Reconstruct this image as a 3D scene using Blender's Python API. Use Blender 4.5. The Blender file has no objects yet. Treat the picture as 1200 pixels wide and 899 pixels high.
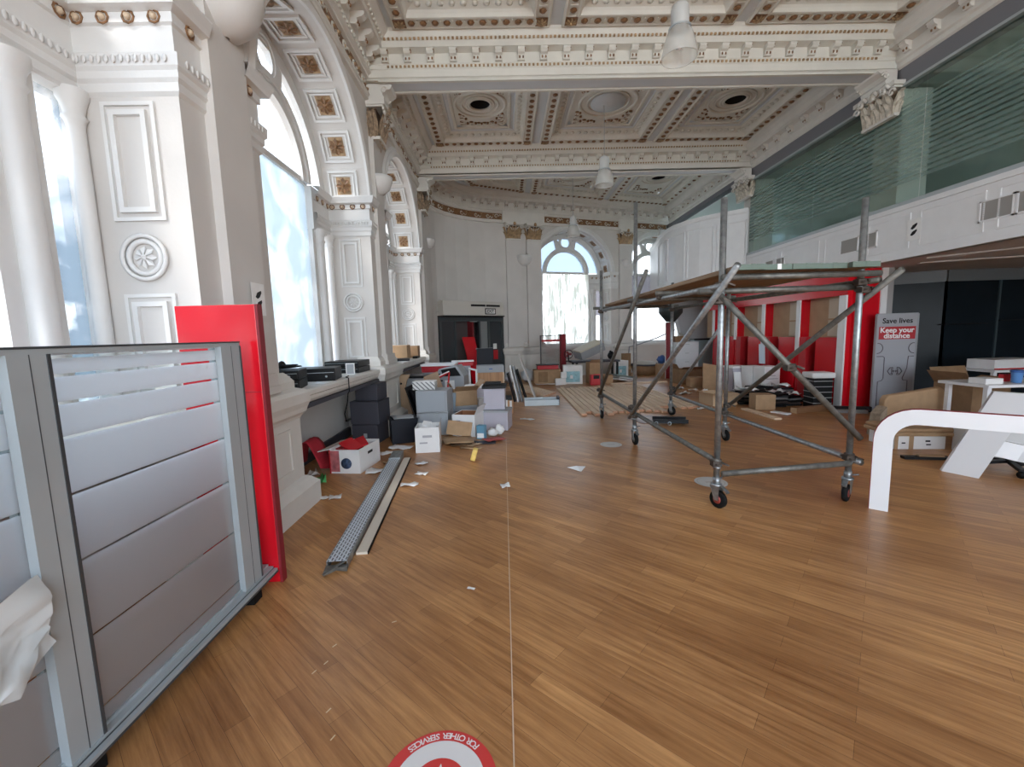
import bpy, math, random
from mathutils import Vector, Matrix
random.seed(7)
SC = bpy.context.scene
COL = SC.collection
PI = math.pi

# ---------------------------------------------------------------- camera
cam_d = bpy.data.cameras.new('camera'); cam = bpy.data.objects.new('camera', cam_d); COL.objects.link(cam)
RW = Matrix(((0.99942331, 0.0296331, -0.01658066), (-0.01986513, 0.11422448, -0.99325633), (-0.02753935, 0.99301291, 0.11474727)))
cam.matrix_world = Matrix.Translation((0, 0, 1.5)) @ RW.to_4x4()
cam_d.sensor_width = 36; cam_d.lens = 15.0; cam_d.clip_start = .02; cam_d.clip_end = 200
SC.camera = cam

# ---------------------------------------------------------------- world, sun, exposure
w = bpy.data.worlds.new('sky'); SC.world = w; w.use_nodes = True
nt = w.node_tree; nt.nodes.clear()
out = nt.nodes.new('ShaderNodeOutputWorld'); bg = nt.nodes.new('ShaderNodeBackground')
tc = nt.nodes.new('ShaderNodeTexCoord'); sp = nt.nodes.new('ShaderNodeSeparateXYZ'); cr = nt.nodes.new('ShaderNodeValToRGB')
cr.color_ramp.elements[0].position = 0.0; cr.color_ramp.elements[0].color = (.86, .94, .99, 1)
cr.color_ramp.elements[1].position = .75; cr.color_ramp.elements[1].color = (.50, .68, 1, 1)
nt.links.new(tc.outputs['Generated'], sp.inputs[0]); nt.links.new(sp.outputs['Z'], cr.inputs[0])
nt.links.new(cr.outputs[0], bg.inputs[0]); nt.links.new(bg.outputs[0], out.inputs[0])
bg.inputs[1].default_value = 1.0
sun_d = bpy.data.lights.new('sun', 'SUN'); sun = bpy.data.objects.new('sun', sun_d); COL.objects.link(sun)
sun_d.energy = 1.0; sun_d.angle = math.radians(11); sun_d.color = (1, .95, .88)
sun.rotation_euler = Vector((.37, .62, -.68)).to_track_quat('-Z', 'Y').to_euler()
vs = SC.view_settings
vs.view_transform = 'Standard'; vs.look = 'None'; vs.gamma = 1; vs.use_curve_mapping = False
vs.exposure = 2.68
SC.cycles.use_denoising = True
SC.cycles.max_bounces = 10; SC.cycles.diffuse_bounces = 6; SC.cycles.glossy_bounces = 4
SC.cycles.transmission_bounces = 6; SC.cycles.transparent_max_bounces = 12
SC.cycles.sample_clamp_indirect = 6; SC.cycles.caustics_reflective = False; SC.cycles.caustics_refractive = False

def area(name, loc, look, sx, sy, power, color=(1, 1, 1)):
    d = bpy.data.lights.new(name, 'AREA'); o = bpy.data.objects.new(name, d); COL.objects.link(o)
    d.shape = 'RECTANGLE'; d.size = sx; d.size_y = sy; d.energy = power; d.color = color
    o.location = loc; o.rotation_euler = (Vector(look) - Vector(loc)).to_track_quat('-Z', 'Z').to_euler()
    return o
#LIGHTS#

# ---------------------------------------------------------------- helpers
def ray(px, py): return RW @ Vector((px - 600, 449.5 - py, -500.0))
def G(px, py, z=0.0):
    r = ray(px, py); t = (z - 1.5) / r.z; return Vector((0, 0, 1.5)) + t * r
def AY(px, py, y):
    r = ray(px, py); t = y / r.y; return Vector((0, 0, 1.5)) + t * r
def AX(px, py, x):
    r = ray(px, py); t = x / r.x; return Vector((0, 0, 1.5)) + t * r

def tag(o, label=None, cat=None, group=None, kind=None):
    if label: o['label'] = label
    if cat: o['category'] = cat
    if group: o['group'] = group
    if kind: o['kind'] = kind
    return o
def empty(name, loc=(0, 0, 0), rz=0, parent=None):
    o = bpy.data.objects.new(name, None); COL.objects.link(o)
    o.location = loc; o.rotation_euler = (0, 0, rz); o.empty_display_size = .1
    if parent: o.parent = parent
    return o
def thing(name, label, cat, loc=(0, 0, 0), rz=0, group=None):
    return tag(empty(name, loc, rz), label, cat, group)
def copy_tree(o, parent=None):
    c = o.copy(); COL.objects.link(c)
    if parent: c.parent = parent
    for ch in list(o.children): copy_tree(ch, c)
    return c

class MB:
    """collects shapes, links them as ONE mesh object"""
    def __init__(s, M=None): s.v = []; s.f = []; s.mi = []; s.cur = 0; s.M = M; s.sm = []; s.smooth = False
    def add(s, vs, fs):
        b = len(s.v)
        for p in vs:
            p = Vector(p)
            s.v.append(s.M @ p if s.M else p)
        for f in fs:
            s.f.append([b + i for i in f]); s.mi.append(s.cur); s.sm.append(s.smooth)
        return s
    def box(s, x0, x1, y0, y1, z0, z1):
        return s.add([(x0, y0, z0), (x1, y0, z0), (x1, y1, z0), (x0, y1, z0), (x0, y0, z1), (x1, y0, z1), (x1, y1, z1), (x0, y1, z1)],
                     [(3, 2, 1, 0), (4, 5, 6, 7), (0, 1, 5, 4), (1, 2, 6, 5), (2, 3, 7, 6), (3, 0, 4, 7)])
    def bar(s, a, b, wx, wz, up=(0, 0, 1)):
        a = Vector(a); b = Vector(b); d = (b - a).normalized(); u = Vector(up)
        if abs(d.dot(u)) > .98: u = Vector((1, 0, 0))
        r = d.cross(u).normalized(); u = r.cross(d)
        P = []
        for c in (a, b):
            for i, j in ((-1, -1), (1, -1), (1, 1), (-1, 1)): P.append(c + r * wx * .5 * i + u * wz * .5 * j)
        return s.add(P, [(3, 2, 1, 0), (4, 5, 6, 7), (0, 1, 5, 4), (1, 2, 6, 5), (2, 3, 7, 6), (3, 0, 4, 7)])
    def quad(s, a, b, c, d): return s.add([a, b, c, d], [(0, 1, 2, 3)])
    def tube(s, pts, r, n=8, caps=True, closed=False):
        pts = [Vector(p) for p in pts]; m = len(pts); rs = r if isinstance(r, (list, tuple)) else [r] * m
        base = len(s.v); P = []; prev = None
        for i, p in enumerate(pts):
            if closed: d = pts[(i + 1) % m] - pts[i - 1]
            else: d = pts[min(i + 1, m - 1)] - pts[max(i - 1, 0)]
            d.normalize()
            u = prev if prev is not None else (Vector((0, 0, 1)) if abs(d.z) < .9 else Vector((1, 0, 0)))
            u = (u - d * u.dot(d)).normalized(); prev = u; q = d.cross(u)
            for k in range(n):
                a = 2 * PI * k / n; P.append(p + (u * math.cos(a) + q * math.sin(a)) * rs[i])
        F = []
        for i in range(m if closed else m - 1):
            j = (i + 1) % m
            for k in range(n):
                l = (k + 1) % n; F.append((i * n + k, i * n + l, j * n + l, j * n + k))
        if caps and not closed:
            F.append(tuple(range(n - 1, -1, -1))); F.append(tuple((m - 1) * n + k for k in range(n)))
        old = s.smooth; s.smooth = True; s.add(P, F); s.smooth = old
        return s
    def cyl(s, a, b, r, n=12, r2=None): return s.tube([a, b], [r, r if r2 is None else r2], n)
    def lathe(s, prof, c=(0, 0, 0), n=16, a0=0, a1=2 * PI, axis='z'):
        c = Vector(c); full = abs(a1 - a0 - 2 * PI) < 1e-6; P = []; m = len(prof)
        k = n if full else n + 1
        for i in range(k):
            a = a0 + (a1 - a0) * i / n
            for r, z in prof:
                x, y = r * math.cos(a), r * math.sin(a)
                p = (x, y, z) if axis == 'z' else ((x, z, y) if axis == 'y' else (z, x, y))
                P.append(c + Vector(p))
        F = []
        for i in range(n):
            j = (i + 1) % k
            for q in range(m - 1): F.append((i * m + q, j * m + q, j * m + q + 1, i * m + q + 1))
        old = s.smooth; s.smooth = True; s.add(P, F); s.smooth = old
        return s
    def prism(s, poly, a, b, plane='xy'):
        n = len(poly)
        def mk(p, h): return (p[0], p[1], h) if plane == 'xy' else ((p[0], h, p[1]) if plane == 'xz' else (h, p[0], p[1]))
        P = [mk(p, a) for p in poly] + [mk(p, b) for p in poly]
        F = [tuple(range(n - 1, -1, -1)), tuple(range(n, 2 * n))] + [(i, (i + 1) % n, n + (i + 1) % n, n + i) for i in range(n)]
        return s.add(P, F)
    def ring(s, c, r0, r1, a, b, n=24, plane='xz', t0=0, t1=2 * PI):
        """flat ring with thickness from a to b along the axis"""
        P = []; c = Vector(c)
        for i in range(n + 1):
            t = t0 + (t1 - t0) * i / n
            for r, h in ((r0, a), (r1, a), (r1, b), (r0, b)):
                x, y = r * math.cos(t), r * math.sin(t)
                P.append(c + Vector((x, h, y) if plane == 'xz' else ((x, y, h) if plane == 'xy' else (h, x, y))))
        F = []
        for i in range(n):
            for q in range(4): F.append((i * 4 + q, i * 4 + (q + 1) % 4, i * 4 + 4 + (q + 1) % 4, i * 4 + 4 + q))
        F.append((0, 1, 2, 3)); F.append(tuple(n * 4 + q for q in range(4)))
        return s.add(P, F)
    def ball(s, c, rx, ry=None, rz=None, n=8, m=5):
        ry = ry or rx; rz = rz or rx; P = []; F = []; c = Vector(c)
        for i in range(m + 1):
            th = PI * i / m
            for k in range(n):
                a = 2 * PI * k / n
                P.append(c + Vector((rx * math.sin(th) * math.cos(a), ry * math.sin(th) * math.sin(a), rz * math.cos(th))))
        for i in range(m):
            for k in range(n):
                l = (k + 1) % n; F.append((i * n + k, (i + 1) * n + k, (i + 1) * n + l, i * n + l))
        old = s.smooth; s.smooth = True; s.add(P, F); s.smooth = old
        return s
    def sweep(s, path, prof, closed=False):
        """path: 2-D points, profile (d, z): d to the right of travel, mitred"""
        n = len(path); pts = [Vector(p) for p in path]; P = []; m = len(prof)
        for i in range(n):
            if i == 0: d = pts[1] - pts[0]; nn = Vector((d.y, -d.x)).normalized(); k = 1
            elif i == n - 1: d = pts[-1] - pts[-2]; nn = Vector((d.y, -d.x)).normalized(); k = 1
            else:
                d0 = (pts[i] - pts[i - 1]).normalized(); d1 = (pts[i + 1] - pts[i]).normalized()
                n0 = Vector((d0.y, -d0.x)); n1 = Vector((d1.y, -d1.x)); nn = (n0 + n1).normalized(); k = 1 / max(.3, nn.dot(n0))
            for o, z in prof: P.append((pts[i].x + nn.x * o * k, pts[i].y + nn.y * o * k, z))
        F = []
        for i in range(n - 1):
            for q in range(m - 1): F.append((i * m + q, (i + 1) * m + q, (i + 1) * m + q + 1, i * m + q + 1))
        return s.add(P, F)
    def build(s, name, mats, parent=None, bevel=0, loc=None, rot=None):
        me = bpy.data.meshes.new(name); me.from_pydata([tuple(p) for p in s.v], [], s.f)
        if not isinstance(mats, (list, tuple)): mats = [mats]
        for m in mats: me.materials.append(m)
        me.polygons.foreach_set('material_index', s.mi); me.polygons.foreach_set('use_smooth', s.sm); me.update()
        o = bpy.data.objects.new(name, me); COL.objects.link(o)
        if parent: o.parent = parent
        if loc is not None: o.location = loc
        if rot is not None: o.rotation_euler = rot
        if bevel:
            b = o.modifiers.new('bevel', 'BEVEL'); b.width = bevel; b.segments = 2; b.limit_method = 'ANGLE'
        return o

def struct(name, mb, mats, parent=None):
    o = mb.build(name, mats, parent)
    if parent is None: o['kind'] = 'structure'
    return o
def sroot(name):
    o = empty(name); o['kind'] = 'structure'; return o

# ---------------------------------------------------------------- materials
def mat(name, rgb, rough=.6, metal=0, spec=.5, var=0, scale=6, bump=0, bscale=40, alpha=1, coat=0):
    m = bpy.data.materials.new(name); m.use_nodes = True; nt = m.node_tree; b = nt.nodes['Principled BSDF']
    b.inputs['Base Color'].default_value = (*rgb, 1); b.inputs['Roughness'].default_value = rough
    b.inputs['Metallic'].default_value = metal; b.inputs['Specular IOR Level'].default_value = spec
    b.inputs['Coat Weight'].default_value = coat
    tcn = nt.nodes.new('ShaderNodeTexCoord')
    if var:
        n = nt.nodes.new('ShaderNodeTexNoise'); n.inputs['Scale'].default_value = scale; n.inputs['Detail'].default_value = 5
        r = nt.nodes.new('ShaderNodeValToRGB')
        r.color_ramp.elements[0].position = .3; r.color_ramp.elements[1].position = .7
        r.color_ramp.elements[0].color = (*[c * (1 - var) for c in rgb], 1); r.color_ramp.elements[1].color = (*[min(1, c * (1 + var * .5)) for c in rgb], 1)
        nt.links.new(tcn.outputs['Object'], n.inputs['Vector']); nt.links.new(n.outputs['Fac'], r.inputs[0]); nt.links.new(r.outputs[0], b.inputs['Base Color'])
    if bump:
        n2 = nt.nodes.new('ShaderNodeTexNoise'); n2.inputs['Scale'].default_value = bscale; n2.inputs['Detail'].default_value = 3
        bp = nt.nodes.new('ShaderNodeBump'); bp.inputs['Strength'].default_value = bump; bp.inputs['Distance'].default_value = .01
        nt.links.new(tcn.outputs['Object'], n2.inputs['Vector']); nt.links.new(n2.outputs['Fac'], bp.inputs['Height']); nt.links.new(bp.outputs[0], b.inputs['Normal'])
    return m
def nodes(m): return m.node_tree.nodes, m.node_tree.links, m.node_tree.nodes['Principled BSDF']

PAINT = mat('white_paint', (.73, .725, .71), .5, var=.06, scale=2.5, bump=.15, bscale=30)
PAINTW = mat('cream_paint', (.70, .68, .635), .55, var=.07, scale=3)
WALLM = mat('wall_paint', (.645, .62, .59), .6, var=.07, scale=1.5, bump=.1)
CEILB = mat('ceiling_blue_grey', (.63, .66, .685), .6, var=.05, scale=2)
CEILC = mat('ceiling_cream', (.715, .70, .64), .55, var=.08, scale=3)
BROWN = mat('gilded_brown', (.24, .12, .05), .45, var=.5, scale=30)
BROWND = mat('dark_brown_recess', (.09, .05, .03), .6, var=.3, scale=30)
GOLD = mat('faded_gilding', (.42, .28, .15), .45, var=.45, scale=14)
BLACK = mat('black_void', (.01, .01, .01), .9)
GREYD = mat('grey_strip', (.18, .18, .20), .6)
FASC = mat('white_fascia_paint', (.80, .81, .82), .35, var=.03)
RED = mat('gloss_red_laminate', (.62, .008, .018), .18, var=.05, scale=2)
REDM = mat('matt_red', (.50, .012, .02), .5, var=.1)
DRED = mat('dark_red', (.22, .012, .02), .5)
ALU = mat('grey_aluminium', (.46, .51, .53), .42, .3, var=.08, scale=3)
ALUD = mat('dark_edge_aluminium', (.10, .11, .12), .4, .6)
STEEL = mat('galvanised_steel', (.36, .38, .385), .42, .8, var=.3, scale=25, bump=.1)
STEELD = mat('weathered_steel', (.20, .195, .175), .55, .6, var=.35, scale=18, bump=.2)
RUST = mat('rusty_coupler', (.10, .08, .065), .6, .5, var=.5, scale=30)
CARD = mat('brown_cardboard', (.42, .27, .15), .8, var=.12, scale=9)
CARDD = mat('dark_cardboard', (.28, .17, .09), .85, var=.15, scale=9)
WHITEB = mat('white_board', (.80, .80, .79), .5, var=.05)
PAPER = mat('white_paper', (.84, .84, .83), .7, var=.05, scale=10)
GREYBOX = mat('grey_box', (.27, .29, .32), .55, var=.06)
LGREY = mat('light_grey_laminate', (.34, .36, .38), .5, var=.06)
LILAC = mat('lilac_grey_plastic', (.46, .44, .50), .5, var=.05)
DGREY = mat('charcoal_laminate', (.045, .045, .058), .6, var=.08)
NAVY = mat('navy_plastic', (.004, .005, .011), .5, spec=.25)
BLK = mat('black_plastic', (.004, .004, .005), .45, spec=.3)
BLKM = mat('black_rubber', (.007, .007, .007), .75, spec=.2)
WOODL = mat('light_oak_board', (.45, .24, .11), .5)
WOODM = mat('mdf_board', (.46, .31, .19), .7, var=.08)
PINE = mat('pine_timber', (.78, .60, .42), .65)
GREEN = mat('green_plastic', (.07, .35, .10), .5)
BLUE = mat('blue_plastic', (.03, .10, .32), .4)
TEAL = mat('pale_teal_print', (.30, .55, .62), .5, var=.3, scale=12)
YEL = mat('yellow_sponge', (.75, .55, .16), .9, var=.2, scale=20)
def woodgrain(m, ax, rgb0, rgb1, scale=6):
    N, L, b = nodes(m); t = N.new('ShaderNodeTexCoord'); mp = N.new('ShaderNodeMapping'); n = N.new('ShaderNodeTexNoise'); r = N.new('ShaderNodeValToRGB')
    mp.inputs['Scale'].default_value = [scale * (.12 if i == ax else 3) for i in range(3)]
    n.inputs['Detail'].default_value = 6; n.inputs['Scale'].default_value = 1.5
    r.color_ramp.elements[0].color = (*rgb0, 1); r.color_ramp.elements[1].color = (*rgb1, 1); r.color_ramp.elements[0].position = .3; r.color_ramp.elements[1].position = .7
    L.new(t.outputs['Object'], mp.inputs[0]); L.new(mp.outputs[0], n.inputs[0]); L.new(n.outputs[0], r.inputs[0]); L.new(r.outputs[0], b.inputs['Base Color'])
woodgrain(WOODL, 2, (.36, .17, .07), (.54, .30, .14))
woodgrain(PINE, 1, (.66, .47, .31), (.86, .69, .50))
BOARD = mat('scaffold_board_wood', (.30, .19, .11), .8); woodgrain(BOARD, 1, (.17, .105, .06), (.40, .27, .17))

# floor: diagonal wood laminate planks
FLOOR = mat('oak_laminate_floor', (.3, .15, .07), .32); N, L, b = nodes(FLOOR)
t = N.new('ShaderNodeTexCoord'); mp = N.new('ShaderNodeMapping'); mp.inputs['Rotation'].default_value = (0, 0, math.radians(42))
L.new(t.outputs['Object'], mp.inputs[0])
br = N.new('ShaderNodeTexBrick'); br.inputs['Scale'].default_value = 1; br.inputs['Brick Width'].default_value = .78; br.inputs['Row Height'].default_value = .092
br.inputs['Mortar Size'].default_value = .0007; br.inputs['Mortar Smooth'].default_value = .3; br.offset = .37
br.inputs['Color1'].default_value = (.43, .215, .080, 1); br.inputs['Color2'].default_value = (.59, .32, .128, 1); br.inputs['Mortar'].default_value = (.15, .07, .032, 1)
L.new(mp.outputs[0], br.inputs[0])
mp2 = N.new('ShaderNodeMapping'); mp2.inputs['Scale'].default_value = (1.5, 24, 1); L.new(mp.outputs[0], mp2.inputs[0])
gn = N.new('ShaderNodeTexNoise'); gn.inputs['Scale'].default_value = 1.6; gn.inputs['Detail'].default_value = 8; gn.inputs['Roughness'].default_value = .65; L.new(mp2.outputs[0], gn.inputs[0])
gr = N.new('ShaderNodeValToRGB'); gr.color_ramp.elements[0].position = .33; gr.color_ramp.elements[0].color = (.66, .57, .49, 1); gr.color_ramp.elements[1].position = .66; gr.color_ramp.elements[1].color = (1.12, 1.12, 1.12, 1)
L.new(gn.outputs[0], gr.inputs[0])
mx = N.new('ShaderNodeMix'); mx.data_type = 'RGBA'; mx.blend_type = 'MULTIPLY'; mx.inputs[0].default_value = 1
L.new(br.outputs[0], mx.inputs[6]); L.new(gr.outputs[0], mx.inputs[7])
dn = N.new('ShaderNodeTexNoise'); dn.inputs['Scale'].default_value = .9; dn.inputs['Detail'].default_value = 6; L.new(t.outputs['Object'], dn.inputs[0])
dr = N.new('ShaderNodeValToRGB'); dr.color_ramp.elements[0].position = .35; dr.color_ramp.elements[0].color = (.76, .71, .70, 1); dr.color_ramp.elements[1].position = .65; dr.color_ramp.elements[1].color = (1.06, 1.05, 1.02, 1)
L.new(dn.outputs[0], dr.inputs[0])
mx2 = N.new('ShaderNodeMix'); mx2.data_type = 'RGBA'; mx2.blend_type = 'MULTIPLY'; mx2.inputs[0].default_value = 1
L.new(mx.outputs[2], mx2.inputs[6]); L.new(dr.outputs[0], mx2.inputs[7]); L.new(mx2.outputs[2], b.inputs['Base Color'])
rr = N.new('ShaderNodeMapRange'); rr.inputs['To Min'].default_value = .24; rr.inputs['To Max'].default_value = .5; L.new(dn.outputs[0], rr.inputs[0]); L.new(rr.outputs[0], b.inputs['Roughness'])

# glazing: transparent film mixed with translucent wash
def glaze(name, film, clear, tint=(1, 1, 1), pattern=None, pscale=3, lo=.2, hi=.8, stretch=(1, 1, 1), gloss=.06):
    """film: colour of the whitewash/film; clear: share that lets the view through; pattern varies that share"""
    m = bpy.data.materials.new(name); m.use_nodes = True; nt = m.node_tree; nt.nodes.clear(); N = nt.nodes; L = nt.links
    o = N.new('ShaderNodeOutputMaterial'); tr = N.new('ShaderNodeBsdfTransparent'); tr.inputs[0].default_value = (*tint, 1)
    tl = N.new('ShaderNodeBsdfTranslucent'); tl.inputs[0].default_value = (*film, 1)
    df = N.new('ShaderNodeBsdfDiffuse'); df.inputs[0].default_value = (*[c * .6 for c in film], 1)
    m0 = N.new('ShaderNodeMixShader'); m0.inputs[0].default_value = .35; L.new(tl.outputs[0], m0.inputs[1]); L.new(df.outputs[0], m0.inputs[2])
    mxs = N.new('ShaderNodeMixShader'); L.new(m0.outputs[0], mxs.inputs[1]); L.new(tr.outputs[0], mxs.inputs[2])
    mxs.inputs[0].default_value = clear
    if pattern:
        t = N.new('ShaderNodeTexCoord'); mp = N.new('ShaderNodeMapping'); mp.inputs['Scale'].default_value = stretch; L.new(t.outputs['Object'], mp.inputs[0])
        n = N.new('ShaderNodeTexNoise'); n.inputs['Scale'].default_value = pscale; n.inputs['Detail'].default_value = 5; n.inputs['Distortion'].default_value = pattern; L.new(mp.outputs[0], n.inputs[0])
        r = N.new('ShaderNodeMapRange'); r.inputs['From Min'].default_value = .42; r.inputs['From Max'].default_value = .62; r.inputs['To Min'].default_value = lo; r.inputs['To Max'].default_value = hi
        L.new(n.outputs[0], r.inputs[0]); L.new(r.outputs[0], mxs.inputs[0])
    gl = N.new('ShaderNodeBsdfGlossy'); gl.inputs['Roughness'].default_value = .05
    m2 = N.new('ShaderNodeMixShader'); m2.inputs[0].default_value = gloss; L.new(mxs.outputs[0], m2.inputs[1]); L.new(gl.outputs[0], m2.inputs[2]); L.new(m2.outputs[0], o.inputs[0])
    return m
GL_NEAR = glaze('whitewashed_glass_near', (.13, .17, .205), .3, pattern=.6, pscale=1.6, lo=.01, hi=.62)
GL_FILM = glaze('paper_backed_glass', (.20, .245, .275), .1, pattern=.8, pscale=2.2, lo=.02, hi=.12)
GL_CLEAR = glaze('clear_glass', (.8, .85, .9), .92)
GL_SHEET = glaze('creased_polythene', (.30, .31, .27), .2, pattern=1.2, pscale=3, lo=.0, hi=.45, stretch=(3.2, 3.2, .45))
GL_LIL = glaze('lilac_film_glass', (.13, .115, .13), .03)
GL_WHITE = glaze('washed_glass', (.35, .35, .35), .35)
GL_BLUE = glaze('blue_tinted_film_glass', (.12, .16, .23), .16, tint=(.7, .85, 1))
# ================================================================ the setting
HW, ZS, ZT = 1.455, 3.47, 5.30          # half opening, springing height, top of arched wall
XL, XR, ZC = -1.94, 6.0, 5.84
def frame(origin, d):
    d = Vector(d).normalized()
    return Matrix(((d.x, d.y, 0, origin[0]), (d.y, -d.x, 0, origin[1]), (0, 0, 1, 0), (0, 0, 0, 1)))
ML = frame((XL, 0), (0, 1))             # left wall: u = Y, inward = +X
BO = Vector((0.0, 13.97)); BD = Vector((5.9, 1.93)).normalized()
MBK = frame(BO, BD)                     # back wall, slightly askew
ARC = [(-1.94, 12.15), (-1.86, 12.50), (-1.66, 12.88), (-1.36, 13.24), (-.98, 13.54), (-.52, 13.79), (0, 13.97)]
BEND = BO + BD * 7.2

m = MB(); m.box(-6, 16, -12, 20, -.2, 0); struct('floor', m, FLOOR)

def arched_face(m, u0, u1, c, w=0):
    """wall face with a round-headed opening from the floor up"""
    m.quad((u0, w, 0), (c - HW, w, 0), (c - HW, w, ZS), (u0, w, ZS)); m.quad((c + HW, w, 0), (u1, w, 0), (u1, w, ZS), (c + HW, w, ZS))
    n = 28
    m.quad((u0, w, ZS), (c - HW, w, ZS), (c - HW, w, ZT), (u0, w, ZT)); m.quad((c + HW, w, ZS), (u1, w, ZS), (u1, w, ZT), (c + HW, w, ZT))
    for i in range(n):
        a, b = PI - PI * i / n, PI - PI * (i + 1) / n
        p = (c + HW * math.cos(a), w, ZS + HW * math.sin(a)); q = (c + HW * math.cos(b), w, ZS + HW * math.sin(b))
        m.quad(p, q, (q[0], w, ZT), (p[0], w, ZT))
def reveal(m, c, D=.66, z0=0):
    n = 28
    m.quad((c - HW, 0, z0), (c - HW, -D, z0), (c - HW, -D, ZS), (c - HW, 0, ZS)); m.quad((c + HW, 0, z0), (c + HW, -D, z0), (c + HW, -D, ZS), (c + HW, 0, ZS))
    for i in range(n):
        a, b = PI * i / n, PI * (i + 1) / n
        m.quad((c + HW * math.cos(a), 0, ZS + HW * math.sin(a)), (c + HW * math.cos(b), 0, ZS + HW * math.sin(b)),
               (c + HW * math.cos(b), -D, ZS + HW * math.sin(b)), (c + HW * math.cos(a), -D, ZS + HW * math.sin(a)))
def panel_frame(m, x0, x1, z0, z1, put, b=.022, h=.016):
    """raised rectangular bead; put(u, z, h) -> point"""
    for (a0, a1, c0, c1) in ((x0 + b, x1 - b, z0, z0 + b), (x0 + b, x1 - b, z1 - b, z1), (x0, x0 + b, z0, z1), (x1 - b, x1, z0, z1)):
        P = [put(a0, c0, 0), put(a1, c0, 0), put(a1, c1, 0), put(a0, c1, 0), put(a0, c0, h), put(a1, c0, h), put(a1, c1, h), put(a0, c1, h)]
        m.add(P, [(4, 5, 6, 7), (0, 1, 5, 4), (1, 2, 6, 5), (2, 3, 7, 6), (3, 0, 4, 7)])
def rosette(m, put, r, h, i0, i1):
    """petalled rosette built on put(x, y, h); i0 petals material, i1 core material"""
    n = 8; m.cur = i0
    for k in range(n):
        a = 2 * PI * k / n
        P = [put(.15 * r * math.cos(a), .15 * r * math.sin(a), h * .9), put(.75 * r * math.cos(a - .33), .75 * r * math.sin(a - .33), h * .75),
             put(r * math.cos(a), r * math.sin(a), h * .25), put(.75 * r * math.cos(a + .33), .75 * r * math.sin(a + .33), h * .75)]
        m.add(P, [(0, 1, 2, 3)])
    m.cur = i1
    c = 6; P = [put(0, 0, h * 1.5)] + [put(.26 * r * math.cos(2 * PI * k / c), .26 * r * math.sin(2 * PI * k / c), h * .9) for k in range(c)]
    m.add(P, [(0, 1 + k, 1 + (k + 1) % c) for k in range(c)])
    m.cur = 0
def jamb_decor(m, c, side, D=.60):
    """panels on a window jamb; materials 0 paint, 1 brown"""
    e = c + side * HW
    put = lambda x, z, h: (e - side * h, -x, z)
    for z0, z1 in ((2.27, 2.97), (1.16, 1.82)):
        panel_frame(m, .15, .47, z0, z1, put); panel_frame(m, .20, .42, z0 + .05, z1 - .05, put, .03, .026)
    # roundel with rosette
    for r, t, h in ((.135, .02, .02), (.10, .024, .012)):
        pts = []
        for k in range(20):
            a = 2 * PI * k / 20; pts.append(put(.31 + r * math.cos(a), 2.045 + r * math.sin(a), h))
        m.tube(pts, t * .7, 6, closed=True)
    rosette(m, lambda x, y, h: put(.31 + x, 2.045 + y, h), .072, .03, 0, 0)
def soffit_coffers(m, c, D0=.10, D1=.56, n=9):
    """square coffers with dark rosettes round the arch soffit"""
    for k in range(n):
        a = PI * (k + .5) / n; aw = PI / n * .40
        def put(x, y, h, a=a):   # x along the arch (m), y depth, h towards the centre
            t = a + x / HW; r = HW - h
            return (c + r * math.cos(t), -(.33 + y), ZS + r * math.sin(t))
        wx = HW * aw
        m.cur = 0
        panel_frame(m, -wx, wx, -.21, .21, put, .03, .03)
        panel_frame(m, -wx + .055, wx - .055, -.155, .155, put, .022, .018)
        m.cur = 2
        s = min(wx - .085, .125)
        m.add([put(-s, -s * .85, .006), put(s, -s * .85, .006), put(s, s * .85, .006), put(-s, s * .85, .006)], [(0, 1, 2, 3)])
        rosette(m, lambda x, y, h: put(x, y, h + .006), s * .95, .035, 1, 1)
    m.cur = 0
def archivolt(m, c):
    n = 30; prof = [(-.0, .0), (.0, .035), (.05, .05), (.09, .03), (.13, .035), (.17, .0)]   # (radius out, projection)
    P = []
    for i in range(n + 1):
        t = PI * i / n
        for r, h in prof: P.append((c + (HW + r) * math.cos(t), h, ZS + (HW + r) * math.sin(t)))
    k = len(prof)
    m.add(P, [(i * k + q, i * k + k + q, i * k + k + q + 1, i * k + q + 1) for i in range(n) for q in range(k - 1)])
ENT = [(0, 3.00), (.02, 3.02), (.02, 3.07), (.035, 3.09), (.035, 3.13), (.05, 3.15), (.055, 3.22), (.02, 3.235), (.012, 3.25), (.012, 3.39), (.03, 3.40), (.03, 3.455),
       (.08, 3.47), (.09, 3.50), (.11, 3.545), (.11, 3.56), (0, 3.575)]
def entab(m, path, dots=True):
    m.cur = 0; m.sweep(path, ENT)
    for i in range(len(path) - 1):
        a, b = Vector(path[i]), Vector(path[i + 1]); d = b - a; Ln = d.length; d.normalize(); nn = Vector((d.y, -d.x)); k = int(Ln / .13)
        for j in range(k):
            p = a + d * (Ln * (j + .5) / max(1, k)); q = p + nn * .034
            m.cur = 1; m.ball((q.x, q.y, 3.428), .022, .022, .022, 6, 4)
            m.cur = 2; m.tube([(q.x + .034 * (d.x * math.cos(t)) - nn.x * .002, q.y + .034 * d.y * math.cos(t) - nn.y * .002, 3.428 + .034 * math.sin(t)) for t in [2 * PI * s / 8 for s in range(8)]], .008, 4, closed=True)
            m.cur = 0
        k = int(Ln / .042)
        for j in range(k):                                              # leaf moulding
            p = a + d * (Ln * (j + .5) / max(1, k)) + nn * .058
            m.ball((p.x, p.y, 3.185), .014 * abs(d.x) + .005, .014 * abs(d.y) + .005, .026, 5, 3)
    m.cur = 0

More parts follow.
